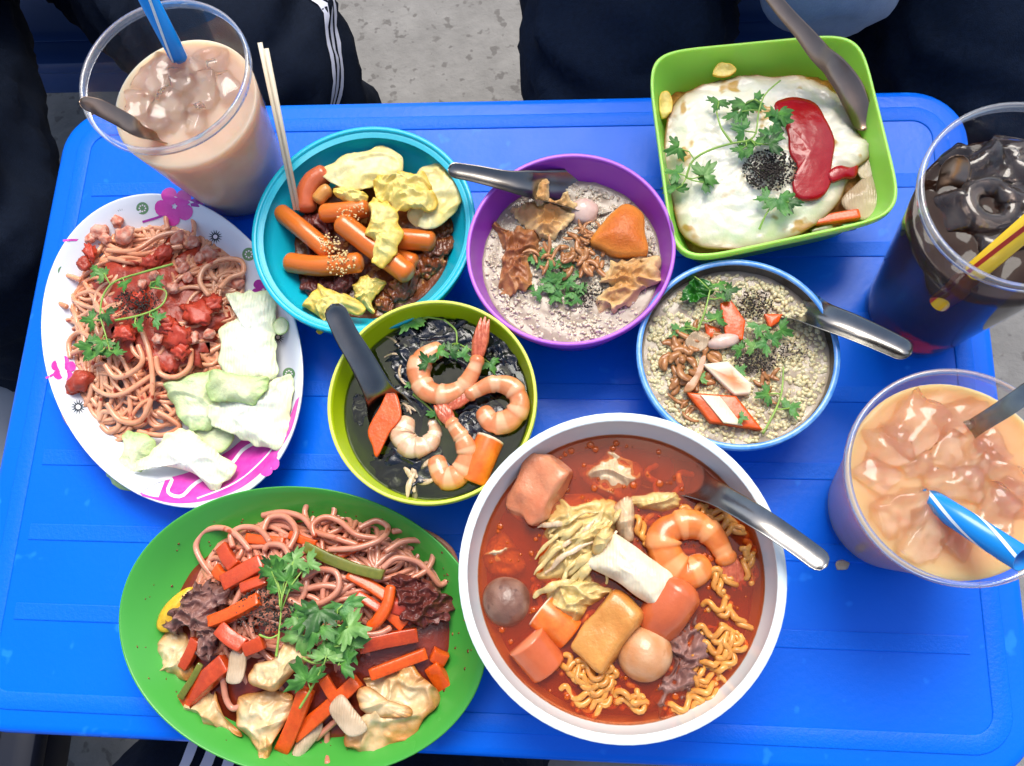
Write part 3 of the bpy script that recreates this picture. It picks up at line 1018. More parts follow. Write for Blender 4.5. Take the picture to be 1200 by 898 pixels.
def shreds(K, cx, cy, rx, ry, z, n, L, r, seed, dome=0.4):
    rg = random.Random(seed)
    gs = []
    for i in range(n):
        a, q = rg.uniform(0, 6.283), rg.random() ** 0.6
        p = W(K, cx + rx * q * math.cos(a), cy + ry * q * math.sin(a), z + dome * (1 - q * q) * rg.uniform(0.3, 1))
        d = rg.uniform(0, 6.28)
        l = L * rg.uniform(0.5, 1.3)
        k = rg.uniform(-1.6, 1.6)
        pts = []
        for s in range(7):
            pts.append(p.copy())
            d += k * l / 7 * 1.6
            p = p + Vector((math.cos(d) * l / 6, math.sin(d) * l / 6, rg.uniform(-0.05, 0.06)))
        gs.append(tube(spline(pts, 10), lambda t: r * (0.5 + 0.9 * math.sin(3.0 * t + 0.1)), 6, flat=0.35, rnd=False))
    return join(*gs)
def pool(key, z, m, name, label, cat, amp=0.02, extra=0.012, dome=0.0, thick=0.1, freq=0.4, kind=None):
    return obj(name, sheet(level(key, z, extra), rings=24, n=72, amp=amp, freq=freq, seed=sd_(), thick=thick, dome=dome), m, None, label, cat, kind=kind)
# ------------------------------------------------------------------ green plate: stir fried noodles
def gz(x, y, o=0.3):
    d2 = ((x - 600) / 480) ** 2 + ((y - 440) / 360) ** 2
    return 0.62 + 1.9 * max(0, 1 - d2) + o
GP = 'on the green oval plate'
obj('sauce_gap_shade', sheet([W(KGR, x, y, 0.72) for x, y in ((180, 420), (260, 260), (420, 160), (640, 110), (880, 150), (1060, 260), (1080, 420), (1040, 600), (930, 740), (700, 800), (450, 780), (240, 720), (180, 560))], rings=10, n=60, amp=0.08, seed=2, dome=1.3, thick=0.3), 'gap_shade_sauce', None, 'red sauce under stir fried noodles darkened as shade in the gaps', 'sauce')  # under-layer of sauce, its dark colour stands in for shade between pieces
g1 = strands(KGR, ((190, 470), (270, 280), (330, 190), (480, 120), (680, 90), (850, 140), (1020, 200), (1060, 330), (960, 480), (760, 620), (520, 700), (300, 640)), 84, 16, 0.165, 0.75, 1.75, 11)
ex = [strand(KGR, p, 0.18) for p in (
    [(335, 300, 1.2), (300, 255, 1.3), (280, 205, 1.3), (305, 160, 1.4), (355, 150, 1.6), (400, 170, 1.9), (440, 215, 2.1)],
    [(615, 135, 1.7), (606, 100, 1.5), (625, 65, 1.5), (662, 60, 1.5), (692, 82, 1.5), (688, 118, 1.6), (655, 135, 1.9)],
    [(480, 112, 1.3), (540, 103, 1.5), (600, 120, 1.8), (635, 160, 2.2), (690, 178, 2.5), (760, 200, 2.5)],
    [(635, 175, 2.3), (630, 140, 2.2), (665, 118, 2.1), (710, 130, 2.1), (760, 170, 2.4), (820, 180, 2.2)],
    [(680, 215, 2.7), (760, 210, 2.7), (830, 185, 2.4), (855, 150, 1.9), (820, 128, 1.8), (770, 150, 2.0)],
    [(840, 270, 2.6), (880, 240, 2.5), (940, 250, 2.2), (980, 285, 2.0), (1010, 320, 1.6), (1040, 300, 1.3)],
    [(850, 220, 2.4), (900, 190, 2.1), (960, 190, 1.8), (990, 220, 1.7), (975, 270, 2.0), (930, 300, 2.3)],
    [(560, 365, 3.1), (600, 382, 3.1), (660, 372, 3.1), (705, 335, 3.0), (700, 285, 2.9), (650, 275, 2.8), (600, 300, 2.8)],
    [(485, 215, 2.3), (500, 200, 2.3), (540, 205, 2.4), (560, 240, 2.6), (570, 290, 2.8)],
    [(390, 205, 1.9), (385, 170, 1.7), (420, 148, 1.7), (470, 155, 1.9), (500, 190, 2.2)],
    [(480, 160, 1.9), (500, 120, 1.6), (550, 118, 1.7), (580, 160, 2.1), (560, 210, 2.4)],
    [(870, 160, 1.8), (930, 155, 1.6), (990, 175, 1.4), (1040, 215, 1.2), (1060, 260, 1.0)],
    [(780, 470, 2.9), (830, 465, 2.8), (860, 450, 2.7)],
    [(360, 600, 2.0), (370, 660, 1.7), (390, 690, 1.6), (420, 680, 1.7)],
    [(672, 760, 1.1), (672, 810, 0.9), (674, 855, 1.9)],
    [(640, 780, 1.2), (690, 735, 1.5), (740, 700, 1.8)])]
obj('noodle_heap', join(g1, *ex), 'pink_noodle', None, 'tangled heap of thick pinkish noodles on the green oval plate', 'noodles', kind='stuff')
cg = 'carrot sticks in the stir fried noodles'
CS = [(360, 205, 398, 268, 42, .5), (362, 318, 482, 252, 52, .55), (415, 335, 492, 302, 36, .6), (320, 432, 470, 362, 40, .75), (735, 288, 872, 374, 36, .6), (768, 505, 942, 468, 44, .6), (985, 560, 1052, 662, 46, .25),
      (222, 700, 372, 552, 56, .55), (240, 570, 282, 482, 36, .4), (538, 815, 612, 632, 46, .75), (575, 775, 765, 606, 42, .6), (350, 450, 425, 505, 48, .8), (430, 182, 545, 192, 30, .4), (1064, 345, 1072, 430, 18, .4),
      (1020, 195, 1060, 285, 22, .5), (800, 590, 970, 526, 34, .45), (985, 525, 1030, 545, 40, .35), (425, 515, 482, 490, 42, .75), (760, 350, 840, 400, 30, .6), (700, 240, 790, 200, 24, .5), (560, 170, 640, 200, 26, .4), (850, 395, 905, 445, 40, .5),
      (740, 700, 660, 600, 34, .5), (340, 270, 372, 300, 34, .5)]
for x0, y0, x1, y1, w, o in CS:
    stick(KGR, (x0, y0), (x1, y1), w, gz(x0, y0, o), gz(x1, y1, o), 'carrot_sauced' if rng.random() < 0.4 else 'carrot', 'orange carrot stick in the stir fried noodles on the green plate', group=cg, bend=rng.uniform(-0.12, 0.12))
q = spline([W(KGR, *p) for p in ((862, 330, 3.0), (850, 385, 3.05), (820, 430, 3.05), (800, 445, 3.0))], 16)
obj('carrot_stick', tube(q, lambda t: 0.36 * (1 - 0.3 * abs(t - 0.5)), 8, flat=0.55, rnd=True), 'carrot', None, 'curved orange carrot strip bent over the stir fried noodles', 'carrot')
stick(KGR, (605, 205), (842, 292), 34, 2.7, 2.9, 'cucumber', 'long olive green vegetable strip lying across the stir fried noodles', 'vegetable_strip', 'vegetable', bend=-0.2)
stick(KGR, (232, 660), (296, 556), 20, 2.0, 2.3, 'cucumber', 'dark green vegetable sliver beside the broad carrot on green plate', 'vegetable_strip', 'vegetable')
def fuse(name, geo, voxel, m, label, cat, group=None, amp=0.1, freq=3.0, it=2):
    o = obj(name, (geo[0], geo[1]), m, None, label, cat, group)
    md = o.modifiers.new('r', 'REMESH')
    md.mode = 'VOXEL'
    md.voxel_size = voxel / 100
    md2 = o.modifiers.new('s', 'SMOOTH')
    md2.iterations = it
    me = bpy.data.meshes.new_from_object(o.evaluated_get(bpy.context.evaluated_depsgraph_get()))
    o.modifiers.clear()
    o.data = me
    me.name = name
    sd = sd_()
    at = me.attributes.new('tint', 'FLOAT', 'POINT')
    for v, n in [(v, v.normal.copy()) for v in me.vertices]:
        p = v.co * 100 * freq
        w = abs(nse(p.x, p.y * 0.45, p.z, sd)) * 2 - 0.5 + 0.5 * nse(p.x * 2.3, p.y * 1.2, p.z * 2.3, sd)
        v.co += n * w * amp * 0.01
        at.data[v.index].value = max(0, min(1, 0.5 - w * 0.8))
    me.polygons.foreach_set('use_smooth', [True] * len(me.polygons))
    me.update()
    if not me.materials:
        me.materials.append(MATS[m])
    return o
def slice_(K, pts, m, label):
    return piece('meat_piece', K, pts, 0, m, label, 'meat', amp=0.25, ridge=0.5, freq=1.25, thick=0.16, crumple=0.35, rings=26, n=130, dome=0.15, curl=-0.3, ruf=0.15, edge=0.25, tpow=3)
def meat(K, cs, m, label, group=None, lump=0.5):
    gs = [blob(W(K, x, y, z), (rx * 1.05, ry * 1.05, rz_), 0.35, 1.3, sd_(), 3, rng.uniform(0, 3), 0.3, lump * 0.5) for x, y, z, rx, ry, rz_ in cs]
    for i in range(len(cs) - 1):             # sinews that tie the lump together
        p, q_ = W(K, *cs[i][:3]), W(K, *cs[i + 1][:3])
        gs.append(tube([p, q_], 0.22, 8))
    return fuse('meat_piece', join(*gs), 0.07, m, label, 'meat', group, 0.13 * (0.6 + lump), 3.0)
slice_(KGR, [(182, 440, 1.9), (205, 395, 2.2), (240, 342, 2.5), (300, 312, 2.5), (368, 325, 2.6), (362, 372, 2.9), (322, 402, 2.9), (334, 470, 2.9), (322, 535, 2.7), (288, 540, 2.6), (284, 480, 2.8), (258, 440, 2.7), (215, 462, 2.1)], 'beef', 'mauve strip of cooked beef draped over noodles by the yellow wedge')
slice_(KGR, [(868, 308, 2.7), (915, 295, 2.6), (968, 318, 2.4), (1032, 362, 1.9), (1038, 425, 1.9), (965, 445, 2.4), (905, 425, 2.8), (890, 360, 2.9)], 'beef_dark', 'dark red glossy piece of beef beside thick noodle loops on green plate')
piece('vegetable_wedge', KGR, [(160, 440), (180, 390), (225, 345), (268, 328), (250, 380), (215, 450), (178, 462)], 1.7, 'lemon_peel', 'yellow vegetable wedge under the mauve beef on green plate', 'vegetable', amp=0.1, thick=0.5, dome=0.35)
cb = [
    ('crumpled cooked cabbage leaf at the end of the heap below the mauve beef', [(160, 520), (195, 470), (250, 475), (275, 530), (265, 590), (215, 605), (168, 590)], 1.5, .30, .35),
    ('ruffled yellow cabbage edge beside the broad carrot strip on green plate', [(180, 645), (235, 632), (260, 690), (330, 640), (380, 690), (408, 745), (330, 735), (250, 742), (222, 730), (225, 700)], 1.35, .45, .5),
    ('tall folded cooked cabbage leaf hanging over the green plate edge', [(410, 660), (450, 630), (545, 625), (562, 680), (540, 740), (500, 800), (505, 868), (470, 850), (432, 790), (408, 720)], 2.0, .30, .4),
    ('golden cabbage piece just below the pepper patch on green plate', [(430, 620), (450, 570), (500, 545), (545, 498), (605, 508), (620, 540), (590, 580), (530, 622), (480, 628)], 3.0, .28, .35),
    ('largest crumpled cabbage leaf with browned folds on green plate', [(775, 605), (830, 575), (890, 536), (935, 560), (965, 590), (1002, 680), (945, 740), (880, 800), (810, 825), (712, 802), (715, 745), (770, 720), (800, 690)], 2.0, .40, .5),
    ('pale cabbage flap lying on the largest cabbage leaf', [(760, 650), (790, 625), (850, 660), (915, 690), (912, 720), (850, 722), (780, 700)], 2.75, .2, .25)]
for lb, pts, z, am, cr in cb:
    piece('cabbage_leaf', KGR, pts, z, 'fried_cabbage', lb, 'cabbage', amp=am, crumple=cr, ridge=am * 1.1, thick=0.05, freq=0.62, dome=0.15, rings=26, n=120, curl=-0.3, ruf=0.10, tpow=5)
piece('onion_slice', KGR, [(678, 690), (715, 648), (752, 690), (792, 750), (745, 775), (705, 740)], 2.5, 'onion', 'translucent onion slice leaning on the largest cabbage leaf', 'onion', amp=0.12, thick=0.12, dome=0.2)
piece('onion_slice', KGR, [(385, 520), (425, 515), (428, 560), (412, 612), (372, 612), (375, 570)], 2.75, 'onion', 'pale onion slice beside the pepper patch on green plate', 'onion', amp=0.08, thick=0.16, dome=0.15)
piece('onion_slice', KGR, [(565, 830), (600, 760), (650, 725), (655, 760), (610, 820), (580, 852)], 1.5, 'onion', 'pale onion strip at the lower edge of the stir fried noodles', 'onion', amp=0.1, thick=0.14, dome=0.2)
obj('tomato_chunk', blob(W(KGR, 880, 385, 2.5), (0.75, 0.5, 0.3), 0.3, 1.5, 3, 3), 'tomato', None, 'red tomato chunk beside the dark beef on green plate', 'tomato')
obj('ground_pepper', scatter(KGR, 490, 400, 95, 70, lambda x, y: gz(x, y, 0.75) + rng.uniform(-0.2, 0.25), 420, 0.055, 5), 'pepper', None, 'black pepper sprinkled over the stir fried noodles', 'pepper', kind='stuff')
sprig(KGR, [[(520, 535, 3.3), (528, 470, 3.4), (535, 400, 3.4)], [(470, 470, 3.3), (500, 480, 3.4), (525, 470, 3.4)]],
      [(535, 245, 3.5, 100, 80), (575, 250, 3.6, 90, 20), (515, 290, 3.5, 95, 200), (555, 305, 3.6, 90, -60), (618, 255, 3.4, 80, 20), (530, 335, 3.4, 70, 270), (500, 270, 3.45, 80, 140)],
      'bright coriander cluster above the pepper patch on green plate')
sprig(KGR, [[(590, 690, 3.0), (620, 640, 3.3), (650, 580, 3.6), (690, 500, 3.7)], [(600, 540, 3.5), (640, 555, 3.6), (700, 540, 3.6), (740, 560, 3.4)], [(620, 500, 3.6), (660, 480, 3.8), (700, 440, 3.7)]],
      [(650, 405, 3.9, 130, 110), (720, 385, 3.8, 120, 70), (745, 450, 3.7, 120, 10), (590, 470, 3.6, 125, 170), (690, 495, 3.9, 130, 40), (735, 500, 3.7, 110, -20), (610, 600, 3.5, 120, 240), (720, 555, 3.5, 100, -50), (650, 450, 4.0, 120, 120), (580, 420, 3.6, 90, 150), (670, 530, 3.9, 100, -90), (620, 420, 3.8, 100, 130)],
      'largest coriander sprig with broad leaves on green plate')

rd_ = random.Random(12)
gs = []
for k in range(70):
    a = rd_.uniform(0, 6.283)
    q_ = rd_.uniform(0.98, 1.16)
    x, y = 610 + 445 * q_ * math.cos(a), 450 + 330 * q_ * math.sin(a)
    p = psurf('green', KGR[0] + x / KGR[2], KGR[1] + y / KGR[2], 0.0)
    gs.append(blob(p, (rd_.uniform(0.03, 0.13), rd_.uniform(0.03, 0.1), 0.025), 0.3, 1, k, 1, rd_.uniform(0, 3)))
obj('sauce_drops', join(*gs), 'brown_sauce', None, 'small brown sauce specks on the bare rim of green plate', 'sauce', kind='stuff')
# ------------------------------------------------------------------ white oval plate: tomato spaghetti
def sz(x, y, o=0.3):
    d2 = ((x - 285) / 270) ** 2 + ((y - 380) / 340) ** 2
    return 0.55 + 1.9 * max(0, 1 - d2) + o
g2 = strands(KSP, ((90, 300), (140, 160), (230, 110), (370, 110), (480, 170), (560, 240), (545, 350), (520, 480), (450, 580), (370, 650), (230, 690), (110, 640), (100, 480), (75, 380)), 98, 18, 0.155, 0.6, 1.75, 21)
ex = [strand(KSP, p, 0.17) for p in (
    [(365, 150, 1.6), (362, 118, 1.4), (390, 100, 1.3), (425, 115, 1.4), (432, 160, 1.7), (410, 190, 2.0)],
    [(470, 320, 2.2), (448, 285, 2.2), (460, 250, 2.1), (505, 228, 1.8), (552, 232, 1.5), (558, 262, 1.5), (525, 275, 1.7), (500, 300, 2.0)],
    [(100, 570, 1.7), (98, 618, 1.7), (118, 655, 1.5), (145, 660, 1.2), (165, 620, 1.1), (185, 580, 1.4)],
    [(300, 415, 2.6), (318, 470, 2.5), (326, 540, 2.2), (318, 600, 1.9), (290, 645, 1.5), (240, 640, 1.5), (210, 600, 1.7)],
    [(205, 500, 2.4), (230, 530, 2.3), (270, 520, 2.4), (300, 490, 2.6), (290, 450, 2.7)],
    [(335, 480, 2.4), (345, 520, 2.2), (385, 530, 2.1), (420, 505, 2.0), (425, 460, 2.2)],
    [(150, 640, 1.1), (150, 680, 0.9), (195, 700, 0.9), (245, 690, 1.0), (270, 660, 1.2)],
    [(190, 640, 1.3), (200, 620, 1.4), (230, 625, 1.4), (240, 655, 1.3), (215, 672, 1.2), (195, 655, 1.3)],
    [(105, 350, 1.7), (72, 330, 1.7), (72, 290, 1.7), (100, 270, 1.7), (140, 280, 1.8)],
    [(120, 260, 1.3), (105, 220, 1.2), (130, 180, 1.3), (180, 170, 1.6), (230, 200, 2.0), (300, 215, 2.3), (370, 190, 2.0)],
    [(90, 440, 1.3), (80, 410, 1.2), (105, 385, 1.3), (140, 400, 1.6), (150, 450, 1.8), (120, 470, 1.6)],
    [(115, 480, 1.4), (112, 440, 1.4), (140, 415, 1.7), (180, 440, 2.0)],
    [(210, 205, 2.1), (280, 205, 2.3), (340, 170, 2.0), (390, 160, 1.8), (420, 180, 1.9)],
    [(215, 225, 2.2), (290, 235, 2.5), (350, 205, 2.3), (400, 195, 2.1)],
    [(340, 620, 1.5), (375, 640, 1.2), (395, 660, 1.0), (350, 680, 1.0), (290, 670, 1.1)])]
obj('spaghetti_heap', join(g2, *ex), 'spaghetti', None, 'tangled heap of sauced spaghetti on the white oval plate', 'spaghetti', kind='stuff')
obj('tomato_sauce', sheet([W(KSP, x, y, sz(x, y, 0.12)) for x, y in ((230, 240), (330, 200), (430, 220), (490, 310), (500, 400), (440, 480), (350, 500), (250, 470), (200, 400), (190, 300))], rings=14, n=60, amp=0.25, freq=1.1, seed=9, thick=0.25, dome=0.1, crumple=0.3, edge=0.35, cpt=W(KSP, 340, 350, 2.55)), 'tomato_sauce', None, 'red tomato sauce spooned over the spaghetti', 'sauce')
tg = 'tomato chunks on the spaghetti'
for x, y, rx, ry in ((440, 365, .95, .62), (390, 430, .85, .6), (360, 395, .7, .5), (480, 340, .5, .5), (255, 415, .6, .45), (350, 215, .7, .4), (320, 235, .5, .35), (165, 210, .6, .3), (400, 465, .5, .4), (290, 330, .5, .4)):
    obj('tomato_chunk', blob(W(KSP, x, y, sz(x, y, 0.55)), (rx * 0.95, ry * 1.1, 0.24), 0.8, 2.2, sd_(), 3, rng.uniform(0, 3), 0.3, 0.45), 'tomato', None, 'red cooked tomato chunk on the tomato spaghetti', 'tomato', tg)
mg = 'minced pork lumps on the spaghetti'
for x, y, r in ((190, 155, .62), (155, 160, .55), (255, 165, .68), (235, 130, .45), (150, 240, .5), (390, 175, .5), (425, 185, .5), (470, 215, .55), (405, 250, .4), (375, 300, .4), (330, 270, .35), (140, 540, .75), (120, 560, .5), (540, 290, .5), (445, 225, .4), (300, 290, .35), (165, 175, .4), (205, 175, .4), (415, 275, .35), (395, 235, .3), (430, 430, .4), (470, 420, .35), (340, 430, .4)):
    red = 100 < y and (x, y) in ((140, 540), (120, 560), (150, 240))
    obj('mince_lump', blob(W(KSP, x, y, sz(x, y, 0.5)), (r, r * 0.8, r * 0.55), 0.45, 1.5, sd_(), 3, rng.uniform(0, 3), 0, 0.22), 'tomato_sauce' if red else 'pale_mince', None, ('large red sauced mince lump by the printed petal on the plate' if y < 550 else 'smaller red sauced mince lump beside the larger one by the petal') if red and y > 300 else 'pale minced pork lump on the tomato spaghetti', 'meat', None if red and y > 300 else mg)
obj('ground_pepper', scatter(KSP, 285, 345, 62, 42, lambda x, y: sz(x, y, 0.75) + rng.uniform(-0.1, 0.2), 380, 0.05, 6), 'pepper', None, 'black pepper sprinkled in the middle of the spaghetti', 'pepper', kind='stuff')
sprig(KSP, [[(378, 240, 3.3), (300, 262, 3.3), (230, 285, 3.3), (200, 320, 3.3), (192, 370, 3.2), (205, 420, 3.2), (212, 445, 3.1)], [(230, 385, 3.2), (300, 370, 3.4), (350, 345, 3.4), (360, 310, 3.3), (320, 300, 3.4)]],
      [(165, 455, 3.0, 75, 190), (195, 440, 3.2, 70, 100), (225, 465, 3.1, 65, 270), (205, 370, 3.3, 65, 60), (170, 385, 3.1, 60, 180), (185, 255, 3.0, 55, 120), (200, 270, 3.1, 50, 210), (335, 285, 3.4, 50, 40), (335, 380, 3.4, 60, -20), (290, 400, 3.4, 55, -60), (255, 290, 3.3, 55, 80), (180, 470, 3.0, 60, 230)],
      'thin coriander sprig curling over the tomato spaghetti')
CL = [
    ('tall white cabbage leaf piece standing highest up the spaghetti plate', [(512, 322), (580, 308), (632, 318), (640, 420), (640, 525), (575, 540), (500, 505), (498, 410), (540, 370)], 1.9, 'napa_white', .18, .10),
    ('ruffled pale green cabbage leaf tucked against the spaghetti', [(345, 545), (390, 530), (470, 512), (482, 570), (500, 640), (430, 670), (395, 640)], 1.9, 'napa_green', .22, .2),
    ('broad white cabbage leaf hanging over the printed plate rim', [(465, 605), (520, 580), (600, 560), (650, 530), (682, 540), (665, 700), (600, 708), (550, 690), (480, 650)], 2.2, 'napa_white', .2, .12),
    ('small yellow green cabbage square on top of white leaves', [(472, 510), (545, 525), (622, 528), (588, 594), (530, 590), (470, 584)], 2.75, 'napa_green', .10, .05),
    ('frilly green cabbage leaf at the bottom of the spaghetti plate', [(205, 770), (235, 720), (240, 675), (275, 668), (330, 690), (320, 750), (285, 790), (275, 825), (215, 800)], 1.5, 'napa_green', .2, .3),
    ('white cabbage stalk piece lying across the frilly green leaf', [(275, 770), (330, 705), (395, 655), (470, 705), (535, 762), (500, 812), (470, 818), (420, 775), (340, 758)], 2.0, 'napa_white', .15, .1)]
for lb, pts, z, m, am, cr in CL:
    piece('cabbage_leaf', KSP, pts, z, m, lb, 'cabbage', amp=am, crumple=cr, ridge=0.2, thick=0.07, freq=0.6, rings=22, n=120, curl=-0.2, dome=0.12, tpow=3, edge=0.10, ruf=0.10 if m == 'napa_green' else 0.04)
piece('cabbage_leaf', KSP, [(420, 650), (480, 655), (535, 680), (500, 725), (450, 700)], 1.4, 'napa_green', 'small pale cabbage scrap between the two white stalk leaves', 'cabbage', amp=0.1, thick=0.1, tpow=3)
piece('cucumber_slice', KSP, [(636, 395), (655, 376), (674, 390), (668, 415), (645, 420)], 2.05, 'napa_green', 'small green vegetable scrap on the bare plate rim beside white cabbage', 'vegetable', amp=0.03, thick=0.1)

# ------------------------------------------------------------------ turquoise bowl: rice cakes
pool('teal', 2.0, 'brown_sauce', 'brown_sauce', 'dark brown sauce in the turquoise bowl', 'sauce', amp=0.25, freq=0.7)
rg_ = 'orange rice cakes in the turquoise bowl'
RC = [([(165, 398, 3.0), (250, 465, 3.3), (345, 545, 3.2)], 84), ([(200, 592, 2.9), (320, 605, 3.2), (465, 592, 3.3)], 92), ([(335, 400, 3.2), (420, 392, 3.4), (490, 380, 3.4)], 88), ([(405, 440, 3.7), (520, 530, 3.6), (655, 632, 3.3)], 100),
      ([(630, 500, 3.1), (700, 503, 3.1), (745, 508, 3.0)], 96), ([(600, 560, 2.6), (680, 590, 2.6)], 80)]
RL = ('rice cake sprinkled with peanut at one end beside the chopsticks', 'horizontal rice cake lowest on the pile by the golden scrap', 'short rice cake just under the thin omelette strip', 'longest rice cake slanting under the twisted omelette ribbon', 'short rice cake stub under the round omelette flap', 'half hidden rice cake beneath the slanting longest one')
for (pts, w), rl in zip(RC, RL):
    obj('rice_cake', tube(spline([W(KTE, *p) for p in pts], 20), w * px2cm(KTE, 3.2) / 2, 18, tint=lambda t, a: 0.9 if t < 0.02 or t > 0.98 else 0.0, rnd=True), 'rice_cake', None, 'orange ' + rl, 'rice cake', rg_)
obj('sausage', tube(spline([W(KTE, *p) for p in ((262, 375, 2.9), (265, 320, 3.1), (290, 275, 3.2), (330, 250, 3.2))], 20), 0.68, 16, rnd=True), 'sausage_red', None, 'red orange sausage curl under the omelette in turquoise bowl', 'sausage')
obj('rice_cake', tube(spline([W(KTE, *p) for p in ((310, 345, 3.4), (330, 320, 3.5), (345, 310, 3.5))], 10), 0.45, 14, rnd=True), 'fish_tofu', None, 'short golden rice cake stub beside the sausage curl', 'rice cake')
OM = [
    ('large pale omelette sheet at the back of the turquoise bowl', [(318, 222), (370, 190), (420, 150), (500, 130), (560, 115), (605, 140), (642, 182), (630, 240), (540, 280), (480, 310), (400, 290), (350, 265)], 3.9, 'omelette_pale', .22, .2),
    ('round yellow omelette flap reaching over the turquoise bowl edge', [(700, 225), (745, 195), (800, 190), (850, 225), (892, 275), (880, 330), (830, 400), (760, 460), (690, 445), (650, 400), (690, 310)], 3.7, 'omelette_pale', .22, .2),
    ('crumpled yellow omelette strip in the middle of the rice cakes', [(520, 270), (580, 220), (660, 230), (720, 260), (770, 330), (740, 390), (690, 390), (640, 370), (580, 360), (530, 330)], 4.5, 'omelette', .42, .5),
    ('twisted yellow omelette ribbon hanging across a rice cake', [(500, 360), (540, 340), (600, 375), (622, 440), (618, 520), (580, 590), (540, 606), (508, 585), (550, 545), (530, 500), (490, 480), (510, 430)], 4.5, 'omelette', .3, .3),
    ('golden omelette scrap hanging over bowl edge by the black spoon', [(252, 745), (295, 705), (350, 678), (420, 700), (470, 765), (430, 790), (375, 790), (340, 855), (318, 860), (300, 800)], 3.7, 'omelette', .35, .4),
    ('small golden omelette knot floating in the brown sauce', [(435, 690), (470, 655), (540, 638), (555, 680), (530, 730), (512, 785), (480, 755), (440, 725)], 3.0, 'omelette', .35, .35),
    ('thin omelette strip between the rice cakes and the sheet', [(370, 300), (430, 290), (500, 320), (480, 350), (420, 345), (380, 330)], 4.0, 'omelette', .2, .2)]
for lb, pts, z, m, am, cr in OM:
    piece('omelette_piece', KTE, pts, z, m, lb, 'omelette', amp=am, crumple=cr, ridge=am * 0.9, thick=0.06, freq=0.55 if m == 'omelette_pale' else 1.0, rings=22, n=100, dome=0.2, curl=-0.25, ruf=0.07)
meat(KTE, [(770, 520, 2.4, 0.9, 1.0, 0.4), (800, 450, 2.3, 0.6, 0.8, 0.3), (740, 600, 2.3, 0.8, 0.7, 0.35), (640, 680, 2.3, 1.0, 0.7, 0.35), (560, 740, 2.2, 0.9, 0.5, 0.3)], 'brown_sauce', 'dark brown lumpy mince sauce along the side of turquoise bowl', lump=0.6)
meat(KTE, [(270, 450, 2.3, 0.9, 0.7, 0.4), (290, 680, 2.3, 0.8, 0.6, 0.35), (400, 680, 2.4, 0.9, 0.5, 0.35), (330, 430, 2.5, .6, .5, .3)], 'beef_dark', 'dark red mince under the rice cakes in turquoise bowl', lump=0.6)
obj('chopped_peanuts', join(scatter(KTE, 395, 590, 60, 55, lambda x, y: 3.95 + rng.uniform(-0.1, 0.1), 90, 0.07, 8), scatter(KTE, 345, 515, 50, 40, lambda x, y: 3.75 + rng.uniform(-0.1, 0.1), 60, 0.07, 9), scatter(KTE, 440, 400, 60, 40, lambda x, y: 4.2 + rng.uniform(-0.1, 0.1), 50, 0.06, 10)), 'peanut', None, 'pale crushed peanuts sprinkled on the rice cakes', 'peanuts', kind='stuff')
for a, b in (((304.5, 50), (346, 246)), ((312, 57), (350, 246))):
    obj('chopstick', tube([P(*b, 3.2), P(*a, 9.6)], lambda t: 0.12 + 0.03 * t, 8), 'bamboo', None, 'thin pale wooden chopstick resting in the turquoise bowl', 'chopstick', 'pair of chopsticks in the turquoise bowl')

# ------------------------------------------------------------------ purple bowl: porridge with wontons
pool('purple', 3.5, 'congee', 'porridge', 'thick greyish rice porridge in the purple bowl', 'porridge', amp=0.12, freq=0.8)
pool('purple', 3.60, 'rice_film', 'rice_liquid', 'glossy starchy liquid over the porridge in purple bowl', 'porridge', amp=0.10, freq=1.6, thick=0.03)
obj('rice_grains', grains(level('purple', 3.58, -0.02), 3.58, 1700, 4, 0.095, 1.7), 'rice', None, 'soft rice grains on the porridge in the purple bowl', 'rice', kind='stuff')
WT = [
    ('folded fried wonton fan under the dark spoon in purple bowl', [(225, 300), (280, 265), (330, 255), (380, 245), (455, 232), (520, 255), (480, 330), (430, 390), (375, 418), (340, 370), (270, 330)], 4.2, 'wonton', .35, .35),
    ('narrow fried wonton tip sticking up against the spoon', [(325, 255), (345, 205), (365, 162), (396, 165), (392, 215), (380, 265), (350, 275)], 4.9, 'wonton', .15, .1),
    ('brown soggy fried wonton skin against the purple bowl side', [(165, 345), (215, 360), (260, 375), (345, 375), (362, 430), (320, 510), (312, 600), (260, 632), (195, 615), (188, 520), (190, 420)], 4.0, 'wonton_brown', .3, .3),
    ('crisp golden fried wonton beside the orange tofu wedge', [(672, 495), (720, 478), (785, 478), (845, 520), (835, 585), (770, 625), (700, 690), (600, 695), (592, 640), (640, 590), (595, 572), (640, 520)], 4.1, 'wonton', .35, .35)]
for lb, pts, z, m, am, cr in WT:
    piece('fried_wonton', KPU, pts, z, m, lb, 'wonton', amp=am, crumple=cr, ridge=am * 1.1, thick=0.08, freq=0.95, rings=26, n=120, dome=0.25, curl=-0.3, ruf=0.12, edge=0.2, tpow=3)
piece('fried_tofu', KPU, [(705, 272), (772, 312), (780, 390), (792, 465), (725, 478), (655, 472), (600, 445), (560, 420), (610, 350), (650, 305)], 4.35, 'fried_tofu', 'smooth orange fried tofu wedge in the purple bowl', 'tofu', amp=0.05, dome=0.45, thick=0.9, n=64, tpow=4)
obj('fish_ball', blob(W(KPU, 530, 305, 3.7), (0.95, 0.85, 0.6), 0.15, 1.2, 3), 'shallot_pink', None, 'pale poached fish ball beside the tofu wedge in porridge', 'fish ball')
obj('fried_shallots', join(shreds(KPU, 510, 490, 110, 60, 3.8, 46, 0.95, 0.13, 31, 0.6), shreds(KPU, 520, 400, 70, 30, 3.9, 18, 1.0, 0.08, 32, 0.4), shreds(KPU, 380, 500, 40, 40, 4.0, 8, 1.2, 0.09, 33, 0.3)), 'shallot', None, 'crisp brown fried shallot shreds heaped in the purple bowl', 'shallots', kind='stuff')
gs = []
